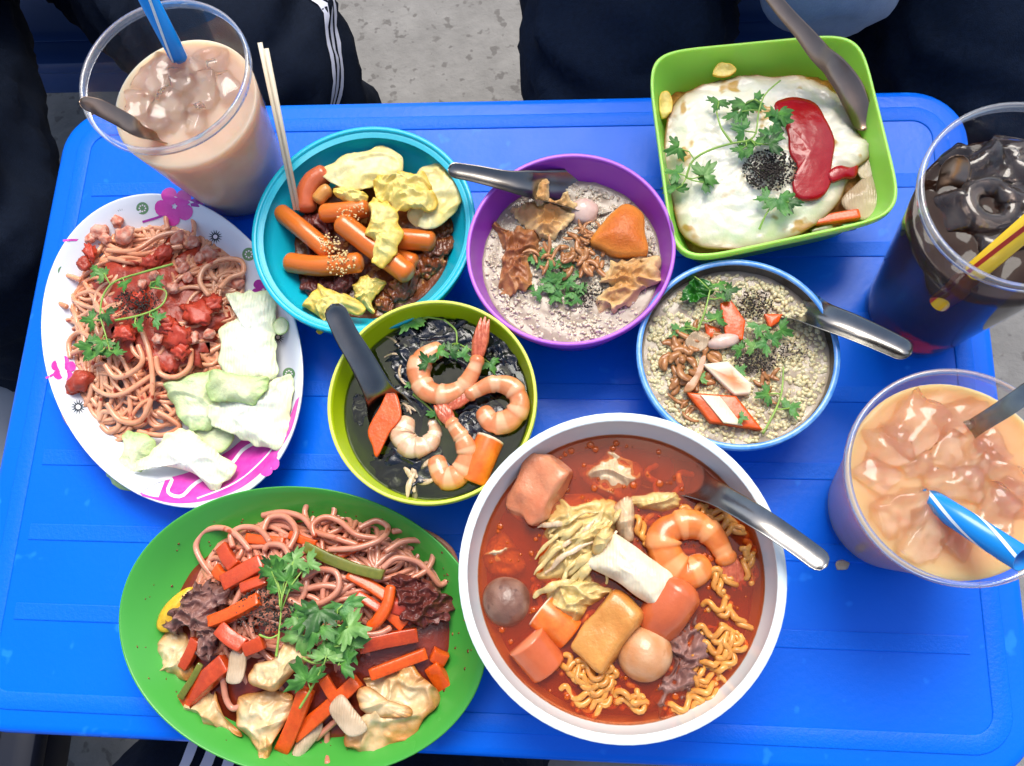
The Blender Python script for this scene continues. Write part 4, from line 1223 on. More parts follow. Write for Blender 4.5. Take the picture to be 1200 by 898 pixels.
for i in range(34):
    a, q_ = rng.uniform(0, 6.28), rng.random() ** 0.6
    x, y = 450 + 115 * q_ * math.cos(a), 600 + 75 * q_ * math.sin(a)
    gs.append(leafgeo(W(KPU, x, y, 3.75 + rng.uniform(0, 0.35)), rng.uniform(0, 6.28), rng.uniform(0.35, 0.62), rng.uniform(-0.6, 0.4), rng.uniform(-0.6, 0.6), sd_()))
for i in range(6):
    x, y = 360 + rng.uniform(-30, 30), 480 + rng.uniform(-25, 25)
    gs.append(leafgeo(W(KPU, x, y, 3.95), rng.uniform(0, 6.28), 0.5, 0.1, 0.1, sd_()))
obj('chopped_herbs', join(*gs), 'cilantro_dull', None, 'heap of chopped green herbs on the porridge in purple bowl', 'herbs', kind='stuff')
obj('ground_pepper', scatter(KPU, 555, 640, 70, 55, lambda x, y: 3.8 + rng.uniform(0, 0.3), 160, 0.05, 12), 'pepper', None, 'black pepper specks beside the chopped herbs in purple bowl', 'pepper', kind='stuff')
spoon(KPU, [(-18, 132, 6.9, 0.5), (90, 150, 6.5, 0.55), (220, 178, 6.1, 0.66), (330, 195, 5.6, 0.95), (430, 205, 4.8, 1.2), (560, 220, 4.0, 1.5), (690, 245, 3.6, 1.3)], 'dark steel spoon lying across the edge of the purple bowl', 'steel_dark', cup_from=0.5, curve=0.45)

# ------------------------------------------------------------------ yellow green bowl: prawn and seaweed soup
pool('lime', 4.05, 'dark_broth', 'seaweed_broth', 'clear dark broth in the yellow green bowl', 'broth', amp=0.03)
SW = [[(290, 250), (340, 170), (470, 150), (600, 165), (560, 240), (430, 240), (400, 320), (330, 330)], [(650, 180), (740, 220), (800, 320), (770, 380), (690, 360), (660, 290)], [(240, 700), (310, 650), (400, 680), (480, 640), (520, 730), (450, 790), (340, 800), (250, 760)],
      [(320, 380), (400, 360), (440, 440), (480, 470), (440, 530), (380, 510), (330, 500)], [(540, 520), (640, 500), (640, 600), (600, 590)], [(130, 480), (190, 430), (200, 500), (170, 560)], [(430, 160), (560, 170), (640, 260), (600, 330), (480, 300), (400, 260)], [(560, 470), (680, 440), (760, 600), (640, 640)], [(300, 300), (360, 260), (420, 380), (340, 420)], [(640, 350), (760, 360), (800, 420), (700, 440)]]
for i, pts in enumerate(SW):
    piece('seaweed_sheet', KLI, pts, 4.02, 'seaweed', 'wet black seaweed floating in the prawn soup', 'seaweed', 'seaweed in the yellow green bowl', amp=0.16, crumple=0.4, thick=0.05, ridge=0.16, freq=0.9, rings=12, n=56, edge=0.4)
SG = None
shrimp(KLI, [(478, 265, 4.3), (420, 300, 4.4), (402, 360, 4.5), (435, 425, 4.6), (510, 440, 4.7), (580, 400, 4.8), (622, 330, 5.0), (640, 250, 5.2), (652, 175, 5.4)], 102, 'shrimp', 'curled prawn with raised tail and coriander inside its curl', tsize=1.2)
shrimp(KLI, [(655, 510, 4.2), (690, 550, 4.3), (755, 540, 4.4), (795, 480, 4.6), (765, 415, 4.7), (690, 400, 4.8), (620, 430, 4.8), (560, 460, 4.8), (505, 490, 4.7)], 98, 'shrimp', 'curled prawn pointing its tail at the middle of dark soup', tsize=1.15)
shrimp(KLI, [(470, 700, 4.0), (500, 765, 4.1), (560, 750, 4.2), (590, 680, 4.4), (575, 620, 4.6), (545, 575, 4.7), (515, 530, 4.8), (482, 485, 4.8)], 98, 'shrimp', 'curled prawn beside the orange crab stick in dark soup', tsize=1.15)
shrimp(KLI, [(355, 545, 4.0), (338, 600, 4.0), (375, 645, 4.1), (435, 635, 4.1), (465, 590, 4.0), (455, 545, 3.8)], 106, 'shrimp_pale', 'pale half sunken prawn curl next to the carrot diamond', tail=False)
piece('carrot_slice', KLI, [(297, 405), (332, 520), (285, 590), (238, 682), (220, 640), (204, 578), (250, 490)], 4.6, 'carrot', 'orange diamond shaped carrot slice leaning by the black spoon', 'carrot', amp=0.02, thick=0.22, sharp=False, n=56)
def crab(K, a, b, w, z, label):
    A, B = W(K, *a, z), W(K, *b, z - 0.2)
    return obj('crab_stick', tube(spline([A, (A + B) / 2 + Vector((0, 0, 0.1)), B], 12), w * px2cm(K, z) / 2, 14, tint=lambda t, q_: 1.0 if t < 0.01 else (0.8 if math.cos(q_) < -0.3 else 0.0)), 'crab_stick', None, label, 'crab stick')
crab(KLI, (682, 612), (612, 780), 118, 4.1, 'orange crab stick with a pale cut end against the bowl side')
obj('egg_shreds', join(shreds(KLI, 390, 760, 30, 50, 4.0, 7, 1.3, 0.13, 41, 0.2), shreds(KLI, 335, 300, 60, 40, 4.0, 3, 1.8, 0.06, 42, 0.1), shreds(KLI, 340, 470, 30, 30, 4.0, 4, 0.8, 0.06, 43, 0.2)), 'onion', None, 'pale egg shreds drifting in the dark prawn soup', 'egg', kind='stuff')
sprig(KLI, [[(500, 150, 4.15), (545, 190, 4.15), (550, 240, 4.2)], [(380, 440, 4.2), (450, 500, 4.2), (490, 560, 4.1)]],
      [(435, 315, 5.05, 90, 230), (480, 275, 5.0, 90, 20), (530, 270, 5.0, 80, -30), (575, 290, 4.9, 80, -70), (365, 160, 4.2, 110, 120), (395, 145, 4.2, 90, 40), (385, 385, 4.25, 90, 230), (430, 450, 4.3, 90, -60), (470, 520, 4.3, 80, -80), (680, 320, 4.3, 80, 60)],
      'dark coriander sprig lying on the prawns in the seaweed soup', m='cilantro_dull')
spoon(KLI, [(62, 88, 7.6, 0.62), (120, 210, 6.9, 0.66), (180, 310, 6.2, 0.72), (245, 430, 5.2, 0.85), (285, 500, 4.3, 1.3), (330, 580, 3.4, 1.5), (360, 640, 3.2, 1.3)], 'dark grey steel spoon standing in the yellow green bowl', 'steel_dark', cup_from=0.6, curve=0.4)

# ------------------------------------------------------------------ blue rimmed bowl: porridge
pool('blue', 4.0, 'congee', 'porridge', 'cream rice porridge in the blue rimmed steel bowl', 'porridge', amp=0.12, freq=0.8)
pool('blue', 4.10, 'rice_film', 'rice_liquid', 'glossy starchy liquid over the porridge in blue rimmed bowl', 'porridge', amp=0.10, freq=1.6, thick=0.03)
obj('rice_grains', grains(level('blue', 4.05, -0.02), 4.08, 2000, 14, 0.13, 1.5), 'rice_cream', None, 'plump cream rice grains on the porridge in blue rimmed bowl', 'rice', kind='stuff')
def slab(K, pts, z, m, label, name='carrot_slice', cat='carrot', thick=0.35, **kw):
    return piece(name, K, pts, z, m, label, cat, amp=0.03, thick=thick, n=len(pts) * 9, sharp=True, dome=0.06, **kw)
slab(KBL, [(392, 225), (432, 208), (492, 295), (482, 372), (412, 352)], 4.75, 'carrot', 'peppered orange carrot wedge beside the pink shallot')
slab(KBL, [(568, 268), (642, 268), (625, 300), (590, 322)], 4.6, 'carrot', 'small orange carrot corner between two coriander leaves')
slab(KBL, [(328, 305), (395, 330), (370, 365), (338, 358)], 4.5, 'carrot', 'small orange carrot bit beside a pale coriander leaf')
slab(KBL, [(322, 470), (420, 458), (518, 550), (512, 585), (450, 590)], 4.75, 'crab_stick', 'orange topped crab stick slice with pale side in porridge', 'crab_stick', 'crab stick', thick=0.6, tpow=2)
cs_ = slab(KBL, [(258, 583), (455, 598), (560, 732), (350, 700)], 4.7, 'carrot', 'orange and white diamond cut crab stick near the bowl edge', 'crab_stick', 'crab stick', thick=0.5)
obj('white_band', sheet([W(KBL, x, y, 4.85) for x, y in ((312, 592), (388, 597), (482, 716), (405, 705))], n=40, sharp=True, amp=0.02, thick=0.12), 'napa_stalk', cs_)
obj('shallot', blob(W(KBL, 405, 378, 4.6), (0.95, 0.42, 0.35), 0.15, 1, 3, 3, 0.25), 'shallot_pink', None, 'glossy pink shallot piece between the carrot pieces', 'shallot')
obj('fried_shallots', join(shreds(KBL, 260, 460, 110, 90, 4.3, 34, 1.0, 0.17, 51, 0.35), shreds(KBL, 300, 380, 60, 40, 4.4, 12, 1.2, 0.13, 52, 0.2), shreds(KBL, 590, 520, 30, 60, 4.3, 8, 0.9, 0.1, 53, 0.1), shreds(KBL, 250, 640, 40, 50, 4.2, 10, 1.0, 0.08, 54, 0.1)), 'shallot', None, 'curly fried shallots on the porridge in blue rimmed bowl', 'shallots', kind='stuff')
piece('chicken_strip', KBL, [(290, 510), (315, 440), (335, 435), (320, 500), (285, 570), (245, 580), (255, 550)], 4.75, 'shallot', 'long tan meat strip lying on the fried shallots', 'meat', amp=0.06, thick=0.2)
piece('meat_scrap', KBL, [(250, 380), (290, 340), (345, 350), (335, 400), (290, 415)], 4.65, 'onion', 'curled tan meat scrap above the fried shallots', 'meat', amp=0.2, ridge=0.2, thick=0.12)
obj('ground_pepper', join(scatter(KBL, 530, 465, 85, 40, lambda x, y: 4.45 + rng.uniform(-0.05, 0.1), 260, 0.055, 15), scatter(KBL, 530, 230, 75, 60, lambda x, y: 4.4 + rng.uniform(-0.1, 0.2), 260, 0.05, 16), scatter(KBL, 660, 420, 90, 40, lambda x, y: 4.35, 90, 0.045, 17)), 'pepper', None, 'ground pepper scattered over porridge in the blue rimmed bowl', 'pepper', kind='stuff')
piece('scallion_piece', KBL, [(232, 190), (255, 150), (295, 138), (340, 140), (358, 172), (335, 205), (285, 222), (245, 215)], 4.55, 'scallion', 'dark green crumpled herb leaf against the steel bowl side', 'herb', amp=0.3, ridge=0.35, freq=1.2, thick=0.05, crumple=0.3, rings=18, n=90, edge=0.3)
sprig(KBL, [[(300, 335, 4.8), (330, 255, 5.0), (350, 172, 5.0)]], [(275, 110, 4.6, 60, 60), (385, 150, 5.0, 80, 60), (425, 175, 5.0, 90, 0), (375, 285, 5.0, 95, -60), (225, 335, 4.5, 85, 140), (250, 320, 4.6, 70, 40), (400, 200, 5.0, 70, -60)], 'coriander sprig with upright stem beside the carrot wedge')
sprig(KBL, [], [(545, 320, 4.75, 95, 100), (635, 335, 4.6, 100, 30), (570, 390, 4.6, 95, 170), (520, 400, 4.6, 85, 220), (600, 370, 4.7, 80, -40), (470, 410, 4.6, 75, 200), (470, 495, 4.5, 60, -40)], 'loose coriander leaves around the pepper patch in porridge', m='cilantro_dull')
sprig(KBL, [[(562, 748, 4.6), (610, 660, 4.6), (638, 580, 4.6), (645, 480, 4.5)]], [(578, 590, 4.65, 90, 170), (672, 645, 4.6, 95, -30)], 'yellow stemmed coriander with two round leaves on porridge', m='cilantro_dull')
sprig(KBL, [], [(312, 530, 4.6, 60, -60), (475, 685, 4.95, 55, 10)], 'two small coriander bits by the crab stick in porridge', m='cilantro_dull')
spoon(KBL, [(1160, 428, 6.6, 0.62), (1050, 375, 6.3, 0.68), (920, 318, 6.0, 0.75), (800, 272, 5.5, 0.82), (700, 225, 4.7, 1.1), (600, 190, 4.1, 1.5), (470, 170, 3.7, 1.2)], 'steel spoon with rounded grooved handle resting on blue rim', 'steel', cup_from=0.55, curve=0.5)

# ------------------------------------------------------------------ square bowl: fried egg
obj('fried_rice', sheet([v for v in level('square', 3.0, 0.01)], rings=16, n=96, amp=0.3, freq=1.2, seed=4, thick=0.2, dome=0.9), 'fried_rice', None, 'golden fried noodles under the egg in the square green bowl', 'noodles')
piece('fried_egg', KSQ, [(140, 330), (190, 290), (250, 262), (320, 245), (400, 232), (490, 240), (580, 243), (650, 270), (705, 315), (740, 380), (760, 430), (800, 455), (790, 505), (745, 545), (715, 590), (690, 650), (640, 705), (560, 762), (480, 790), (400, 808), (310, 812), (240, 805), (180, 775), (150, 720), (135, 650), (110, 560), (108, 470), (118, 390)], 4.5, 'egg_white', 'large fried egg with browned lacy edge in the square bowl', 'egg', amp=0.16, freq=0.8, thick=0.10, dome=0.58, rings=40, n=180, curl=-0.4, tpow=14, ridge=0.14, ruf=0.08)
egz = lambda x, y, o=0.0: 4.5 + 0.65 * max(0, 1 - ((x - 440) / 330) ** 2 - ((y - 520) / 290) ** 2) + 0.08 + o
kt = [(470, 345), (500, 325), (545, 320), (605, 340), (640, 395), (668, 460), (662, 520), (655, 570), (655, 605), (625, 648), (570, 657), (538, 640), (530, 590), (545, 545), (520, 500), (515, 440), (495, 390)]
obj('ketchup', join(sheet([W(KSQ, x, y, egz(x, y, 0.05)) for x, y in kt], rings=12, n=70, amp=0.05, freq=1.2, seed=8, thick=0.2, dome=0.17, cpt=W(KSQ, 590, 500, egz(590, 500, 0.1))), sheet([W(KSQ, x, y, egz(x, y, 0.06)) for x, y in ((645, 570), (680, 545), (720, 550), (745, 545), (738, 580), (700, 585), (660, 598))], rings=6, n=40, amp=0.05, seed=4, thick=0.2, dome=0.14)), 'ketchup', None, 'glossy red ketchup poured over the fried egg', 'ketchup')
obj('ground_pepper', scatter(KSQ, 455, 560, 90, 68, lambda x, y: egz(x, y, 0.1) + rng.uniform(-0.05, 0.25), 900, 0.06, 19, clump=0.75), 'pepper', None, 'pile of black pepper on the fried egg beside ketchup', 'pepper', kind='stuff')
sprig(KSQ, [[(180, 585, 5.3), (200, 530, 5.5), (255, 495, 5.7), (330, 472, 5.8), (385, 462, 5.9), (410, 435, 6.0), (418, 370, 6.1), (440, 310, 6.0), (490, 265, 5.8)], [(330, 470, 5.8), (295, 420, 5.7), (280, 370, 5.6)]],
      [(375, 345, 6.0, 110, 100), (405, 330, 6.0, 90, 40), (345, 370, 5.9, 90, 170), (365, 430, 5.9, 85, 200), (400, 480, 5.9, 100, 230), (455, 475, 5.9, 110, -40), (285, 335, 5.6, 85, 110), (240, 575, 5.5, 110, -50), (150, 490, 5.2, 95, 150), (150, 570, 5.2, 90, 200), (145, 620, 5.1, 95, 260), (240, 600, 5.4, 80, -20), (360, 495, 5.7, 70, 180)],
      'long coriander sprig trailing across the fried egg')
sprig(KSQ, [[(420, 755, 5.0), (440, 710, 5.3), (465, 672, 5.4)]], [(485, 660, 5.5, 120, 60), (520, 665, 5.4, 90, 0), (445, 650, 5.5, 80, 170)], 'short coriander leaf below the pepper pile on the egg', m='cilantro_dull')
sprig(KSQ, [], [(485, 375, 6.1, 110, 70), (475, 410, 6.05, 110, -10), (460, 440, 6.0, 95, -60)], 'greyish coriander leaves touching the ketchup on the egg', m='cilantro_dull')
piece('onion_slice', KSQ, [(690, 660), (730, 615), (790, 568), (835, 590), (866, 622), (820, 675), (772, 722), (720, 700)], 3.9, 'onion', 'translucent pale onion piece beside the egg in square bowl', 'onion', amp=0.12, thick=0.14, dome=0.15)
piece('onion_slice', KSQ, [(745, 560), (780, 500), (806, 495), (800, 560), (770, 590)], 4.0, 'onion', 'small onion sliver tucked under the egg by the bowl wall', 'onion', amp=0.1, thick=0.12)
stick(KSQ, (600, 728), (748, 706), 36, 3.9, 3.9, 'carrot', 'orange carrot stick under the fried egg in the square bowl')
stick(KSQ, (690, 752), (735, 742), 28, 3.6, 3.6, 'scallion', 'dark green vegetable piece beside the carrot in square bowl', 'vegetable_strip', 'vegetable')
stick(KSQ, (590, 770), (660, 748), 34, 3.6, 3.6, 'cucumber', 'olive vegetable strip under the egg edge in square bowl', 'vegetable_strip', 'vegetable')
piece('egg_scrap', KSQ, [(268, 245), (285, 212), (320, 212), (345, 232), (310, 250)], 4.6, 'omelette', 'yellow scrap peeking out behind the fried egg', 'egg', amp=0.15, ridge=0.2, thick=0.15)
piece('egg_scrap', KSQ, [(92, 320), (115, 300), (135, 325), (130, 370), (98, 385)], 4.4, 'omelette', 'yellow scrap between the egg and square bowl wall', 'egg', amp=0.15, ridge=0.2, thick=0.15)
spoon(KSQ, [(440, -40, 9.6, 0.42), (500, 35, 8.8, 0.5), (565, 108, 7.9, 0.58), (620, 175, 7.1, 0.72), (670, 225, 6.3, 0.85), (715, 285, 5.6, 0.85), (748, 360, 5.0, 0.75), (765, 430, 4.4, 0.5)], 'tarnished steel spoon leaning in the square green bowl', 'steel_warm', cup_from=0.52, curve=0.3)
# ------------------------------------------------------------------ white bowl: red noodle soup
pool('white', 5.68, 'red_broth', 'red_broth', 'oily red broth in the large white bowl', 'broth', amp=0.02)
pool('white', 4.5, 'soup_base', 'soup_sediment', 'dark red sunken noodles and spice under the broth', 'broth', amp=0.2)
def wavy(K, pts, r, amp, per, seed, lift=0.0, n=None):
    q = spline([W(K, *p) for p in pts], 60)
    L = sum((b - a).length for a, b in zip(q, q[1:]))
    n = n or int(L / 0.09)
    q = spline(q, n)
    out = []
    for i, p in enumerate(q):
        t = (q[min(i + 1, n - 1)] - q[max(i - 1, 0)]).normalized()
        s = Vector((-t.y, t.x, 0))
        a = i * L / n / per * 6.283
        out.append(p + s * amp * math.sin(a) + Vector((0, 0, 0.5 * amp * math.cos(a + seed) + lift)))
    return tube(out, r, 7, rnd=True)
RN = [
    [[(290, 700, 5.2), (330, 690, 5.5), (370, 740, 5.6), (430, 700, 5.4)], [(310, 665, 5.3), (340, 720, 5.6), (390, 745, 5.6)], [(300, 750, 5.2), (360, 770, 5.4), (420, 760, 5.3)], [(340, 680, 5.5), (400, 720, 5.7), (420, 690, 5.5)], [(330, 790, 5.1), (390, 790, 5.3), (440, 740, 5.2)]],
    [[(560, 800, 5.2), (610, 790, 5.4), (650, 770, 5.3)], [(700, 560, 5.3), (735, 560, 5.5), (755, 590, 5.3)], [(655, 540, 5.3), (690, 545, 5.5), (720, 530, 5.3)], [(715, 655, 5.3), (735, 640, 5.5), (745, 615, 5.3)], [(600, 300, 5.2), (640, 310, 5.4), (670, 300, 5.3)], [(620, 775, 5.3), (660, 750, 5.5), (690, 745, 5.3)], [(480, 320, 5.4), (500, 350, 5.6), (505, 390, 5.4)]],
    [[(435, 770, 5.3), (470, 760, 5.6), (500, 780, 5.4)], [(440, 785, 5.2), (480, 785, 5.4), (500, 760, 5.3)]],
    [[(640, 600, 5.4), (690, 610, 5.6), (740, 600, 5.4)], [(650, 640, 5.4), (690, 650, 5.6), (730, 625, 5.4)], [(640, 700, 5.3), (680, 680, 5.6), (710, 690, 5.4)], [(620, 740, 5.2), (660, 720, 5.4), (700, 720, 5.2)], [(700, 590, 5.5), (720, 640, 5.6), (700, 680, 5.5)], [(630, 670, 5.4), (640, 710, 5.5), (630, 750, 5.2)]],
    [[(670, 455, 5.3), (690, 480, 5.6), (700, 510, 5.4)], [(680, 470, 5.4), (700, 450, 5.6), (720, 480, 5.4)], [(640, 300, 5.3), (700, 310, 5.5), (750, 360, 5.3)], [(660, 320, 5.3), (700, 340, 5.5), (740, 330, 5.3)], [(750, 400, 5.3), (768, 430, 5.4), (755, 470, 5.3)], [(760, 380, 5.2), (772, 410, 5.3), (765, 460, 5.2)]]]
gs = []
for grp in RN:
    for p in grp:
        for k in range(2):
            gs.append(wavy(KWH, [(x + k * 12 - 6, y + k * 14 - 7, z + 0.34 - 0.1 * k) for x, y, z in p], 0.16, 0.22, 1.05, rng.uniform(0, 6)))
rr_ = random.Random(77)
for k in range(60):
    a, q_ = rr_.uniform(0, 6.28), rr_.random() ** 0.5
    x, y = 450 + 250 * q_ * math.cos(a), 480 + 255 * q_ * math.sin(a)
    b = rr_.uniform(0, 6.28)
    gs.append(wavy(KWH, [(x, y, 5.15), (x + 45 * math.cos(b), y + 45 * math.sin(b), 5.4), (x + 80 * math.cos(b + 0.4), y + 80 * math.sin(b + 0.4), 5.15)], 0.17, 0.22, 1.05, rr_.uniform(0, 6)))
obj('ramen_noodles', join(*gs), 'ramen', None, 'curly yellow instant noodles in the red soup', 'noodles', kind='stuff')
def chunk(K, pts, z, m, label, name, cat, thick=1.0, dome=0.3, amp=0.06, **kw):
    return piece(name, K, pts, z, m, label, cat, amp=amp, thick=thick, dome=dome, n=56, rings=12, **kw)
A_, B_ = W(KWH, 255, 205, 6.0), W(KWH, 215, 285, 5.7)
obj('ham_chunk', rbox((A_ + B_) / 2, (1.75, 1.15, 0.75), frame(A_, B_, 0.25), 0.35, 0.34, 1.0, 4, 10, 0.14), 'ham', None, 'orange pink ham chunk near the cabbage in the red soup', 'ham')
NC = [
    ('wilted napa cabbage leaf spread over the middle of red soup', [(245, 380), (240, 310), (290, 265), (350, 250), (420, 270), (470, 300), (440, 350), (400, 400), (370, 450), (330, 500), (280, 470), (235, 450)], 5.9, 'napa_cooked', .3, .35),
    ('pale napa cabbage rib sticking out of broth by the spoon', [(345, 190), (390, 175), (418, 132), (445, 135), (490, 190), (495, 235), (450, 255), (400, 255), (350, 225)], 5.6, 'napa_soaked', .3, .25),
    ('white napa cabbage stalk slab lying on top of red soup', [(358, 432), (395, 385), (432, 353), (505, 405), (576, 462), (560, 542), (510, 525), (430, 470)], 6.9, 'napa_stalk', .12, .06),
    ('crinkled yellow napa leaf hanging down beside the fish tofu', [(255, 480), (310, 455), (370, 450), (430, 490), (390, 520), (350, 545), (325, 578), (280, 555), (258, 525)], 6.0, 'napa_cooked', .32, .4),
    ('limp translucent napa leaf against the white bowl side', [(100, 385), (140, 340), (190, 380), (205, 440), (160, 462), (108, 450)], 5.4, 'napa_soaked', .28, .3),
    ('small yellow napa flap between the spoon and the prawn', [(460, 258), (520, 250), (575, 252), (597, 270), (570, 300), (510, 290), (470, 280)], 6.0, 'napa_cooked', .18, .12),
    ('curled yellow napa edge along the white stalk slab', [(375, 400), (380, 360), (410, 328), (428, 345), (410, 385), (395, 410)], 6.9, 'napa_cooked', .2, .2),
    ('upright pale napa rib behind the white stalk slab', [(425, 290), (450, 262), (475, 270), (478, 340), (470, 375), (440, 355)], 6.2, 'napa_soaked', .14, .1)]
for lb, pts, z, m, am, cr in NC:
    piece('napa_cabbage', KWH, pts, z, m, lb, 'cabbage', amp=am, crumple=cr, ridge=am * (0.5 if lb.startswith('white') else 1.3), thick=0.09, freq=0.6 if m == 'napa_soaked' else 0.9, rings=24, n=110, dome=0.25, curl=-0.45, ruf=0.04 if lb.startswith('white') else 0.12)
leaf_ = bpy.data.objects['napa_cabbage']
rf_ = random.Random(5)
for i in range(20):                          # veins and narrow folds running along the wilted leaf
    x, y = rf_.uniform(245, 440), rf_.uniform(275, 490)
    if abs((x - 345) + (y - 375)) > 150: continue
    a = -0.9 + rf_.gauss(0, 0.28)
    l = rf_.uniform(30, 75)
    pts = [(x - l * math.cos(a), y - l * math.sin(a), 6.0), (x, y, 6.42), (x + l * math.cos(a + 0.25), y + l * math.sin(a + 0.25), 6.15)]
    q = spline([W(KWH, *p) for p in pts], 22)
    q = [p + Vector((nse(p.x * 1.3, p.y * 1.3, i, 3), nse(p.x * 1.3, p.y * 1.3, i, 8), nse(p.x * 2, p.y * 2, i, 5))) * 0.2 for p in q]
    r = rf_.uniform(0.10, 0.22)
    obj('fold', tube(q, lambda t, r=r, i=i: r * (0.3 + 0.75 * math.sin(3.0 * t + 0.1) + 0.15 * math.sin(17 * t + i)), 9, flat=0.45, rnd=True), rf_.choice(('napa_cooked', 'napa_cooked', 'napa_soaked')), leaf_)
shrimp(KWH, [(650, 435, 5.7), (605, 455, 5.8), (560, 415, 5.9), (555, 355, 6.0), (610, 330, 6.0), (665, 350, 6.0), (700, 400, 5.9), (722, 450, 5.7), (742, 490, 5.5)], 88, 'shrimp_orange', 'orange curled prawn in the red soup beside white cabbage', tsize=1.0)
obj('meat_ball', blob(W(KWH, 158, 525, 5.3), (1.3, 1.3, 1.15), 0.06, 1, 1, 4), 'meat_ball', None, 'brown beef ball half sunk by the bowl side', 'meatball')
obj('fish_ball', blob(W(KWH, 503, 655, 5.6), (1.38, 1.38, 1.25), 0.04, 1, 2, 4), 'fish_ball', None, 'smooth beige fish ball in the red soup', 'fish ball')
obj('sausage', tube(spline([W(KWH, *p) for p in ((535, 580, 5.3), (560, 545, 5.8), (590, 500, 5.9))], 16), 1.18, 20, rnd=True), 'sausage_red', None, 'thick red sausage under the white cabbage stalk slab', 'sausage')
crab(KWH, (245, 545), (315, 605), 100, 5.3, 'orange crab stick piece sunken beside the red sausage slice')
A_, B_ = W(KWH, 205, 620, 5.8), W(KWH, 262, 690, 5.2)
obj('sausage', tube(spline([A_, (A_ + B_) / 2, B_], 12), 1.08, 20, tint=lambda t, a: 1.0 if t < 0.01 else 0.0), 'sausage_red', None, 'flat cut red sausage slice near the bowl side in soup', 'sausage')
A_, B_ = W(KWH, 450, 545, 6.3), W(KWH, 378, 650, 6.0)
obj('fish_tofu', rbox((A_ + B_) / 2, (1.8, 1.05, 0.7), frame(A_, B_, 0.1), 0.4, 0.22, 0.9, 7, 10), 'fish_tofu', None, 'browned rectangular fish tofu between beige ball and cabbage', 'fish tofu')
slice_(KWH, [(590, 555, 5.7), (660, 550, 5.6), (665, 640, 5.8), (640, 720, 5.8), (610, 790, 5.6), (545, 815, 5.4), (500, 775, 5.4), (545, 710, 5.7), (575, 640, 5.9)], 'beef', 'brown shredded beef trailing through the red noodle soup')
ro_ = random.Random(3)
gs = []
for k in range(240):
    a, q_ = ro_.uniform(0, 6.28), ro_.random() ** 0.45
    c_ = W(KWH, 437 + 330 * q_ * math.cos(a), 456 + 342 * q_ * math.sin(a), 5.695)
    r_o = ro_.choice((0.05, 0.07, 0.1, 0.16)) * ro_.uniform(0.7, 1.3)
    gs.append(lathe(c_, circ(r_o), [(1.0, c_.z), (0.8, c_.z + 0.018), (0.3, c_.z + 0.03), (0.02, c_.z + 0.032)], 12))
obj('oil_drops', join(*gs), 'oil', None, 'orange oil droplets floating on the red broth', 'oil', kind='stuff')
obj('chili_flakes', scatter(KWH, 430, 440, 200, 180, lambda x, y: 5.71 + rng.uniform(-0.02, 0.02), 120, 0.05, 44, clump=0.5), 'tomato', None, 'tiny red chili flakes floating on the red broth', 'chili', kind='stuff')
spoon(KWH, [(962, 436, 9.3, 0.55), (880, 375, 9.0, 0.55), (790, 315, 8.5, 0.58), (700, 262, 7.2, 0.62), (650, 238, 6.2, 0.75), (590, 205, 5.2, 1.2), (500, 160, 4.7, 1.6), (415, 120, 4.6, 1.2)], 'polished steel spoon resting on the large white bowl', 'steel', cup_from=0.5, curve=0.28)

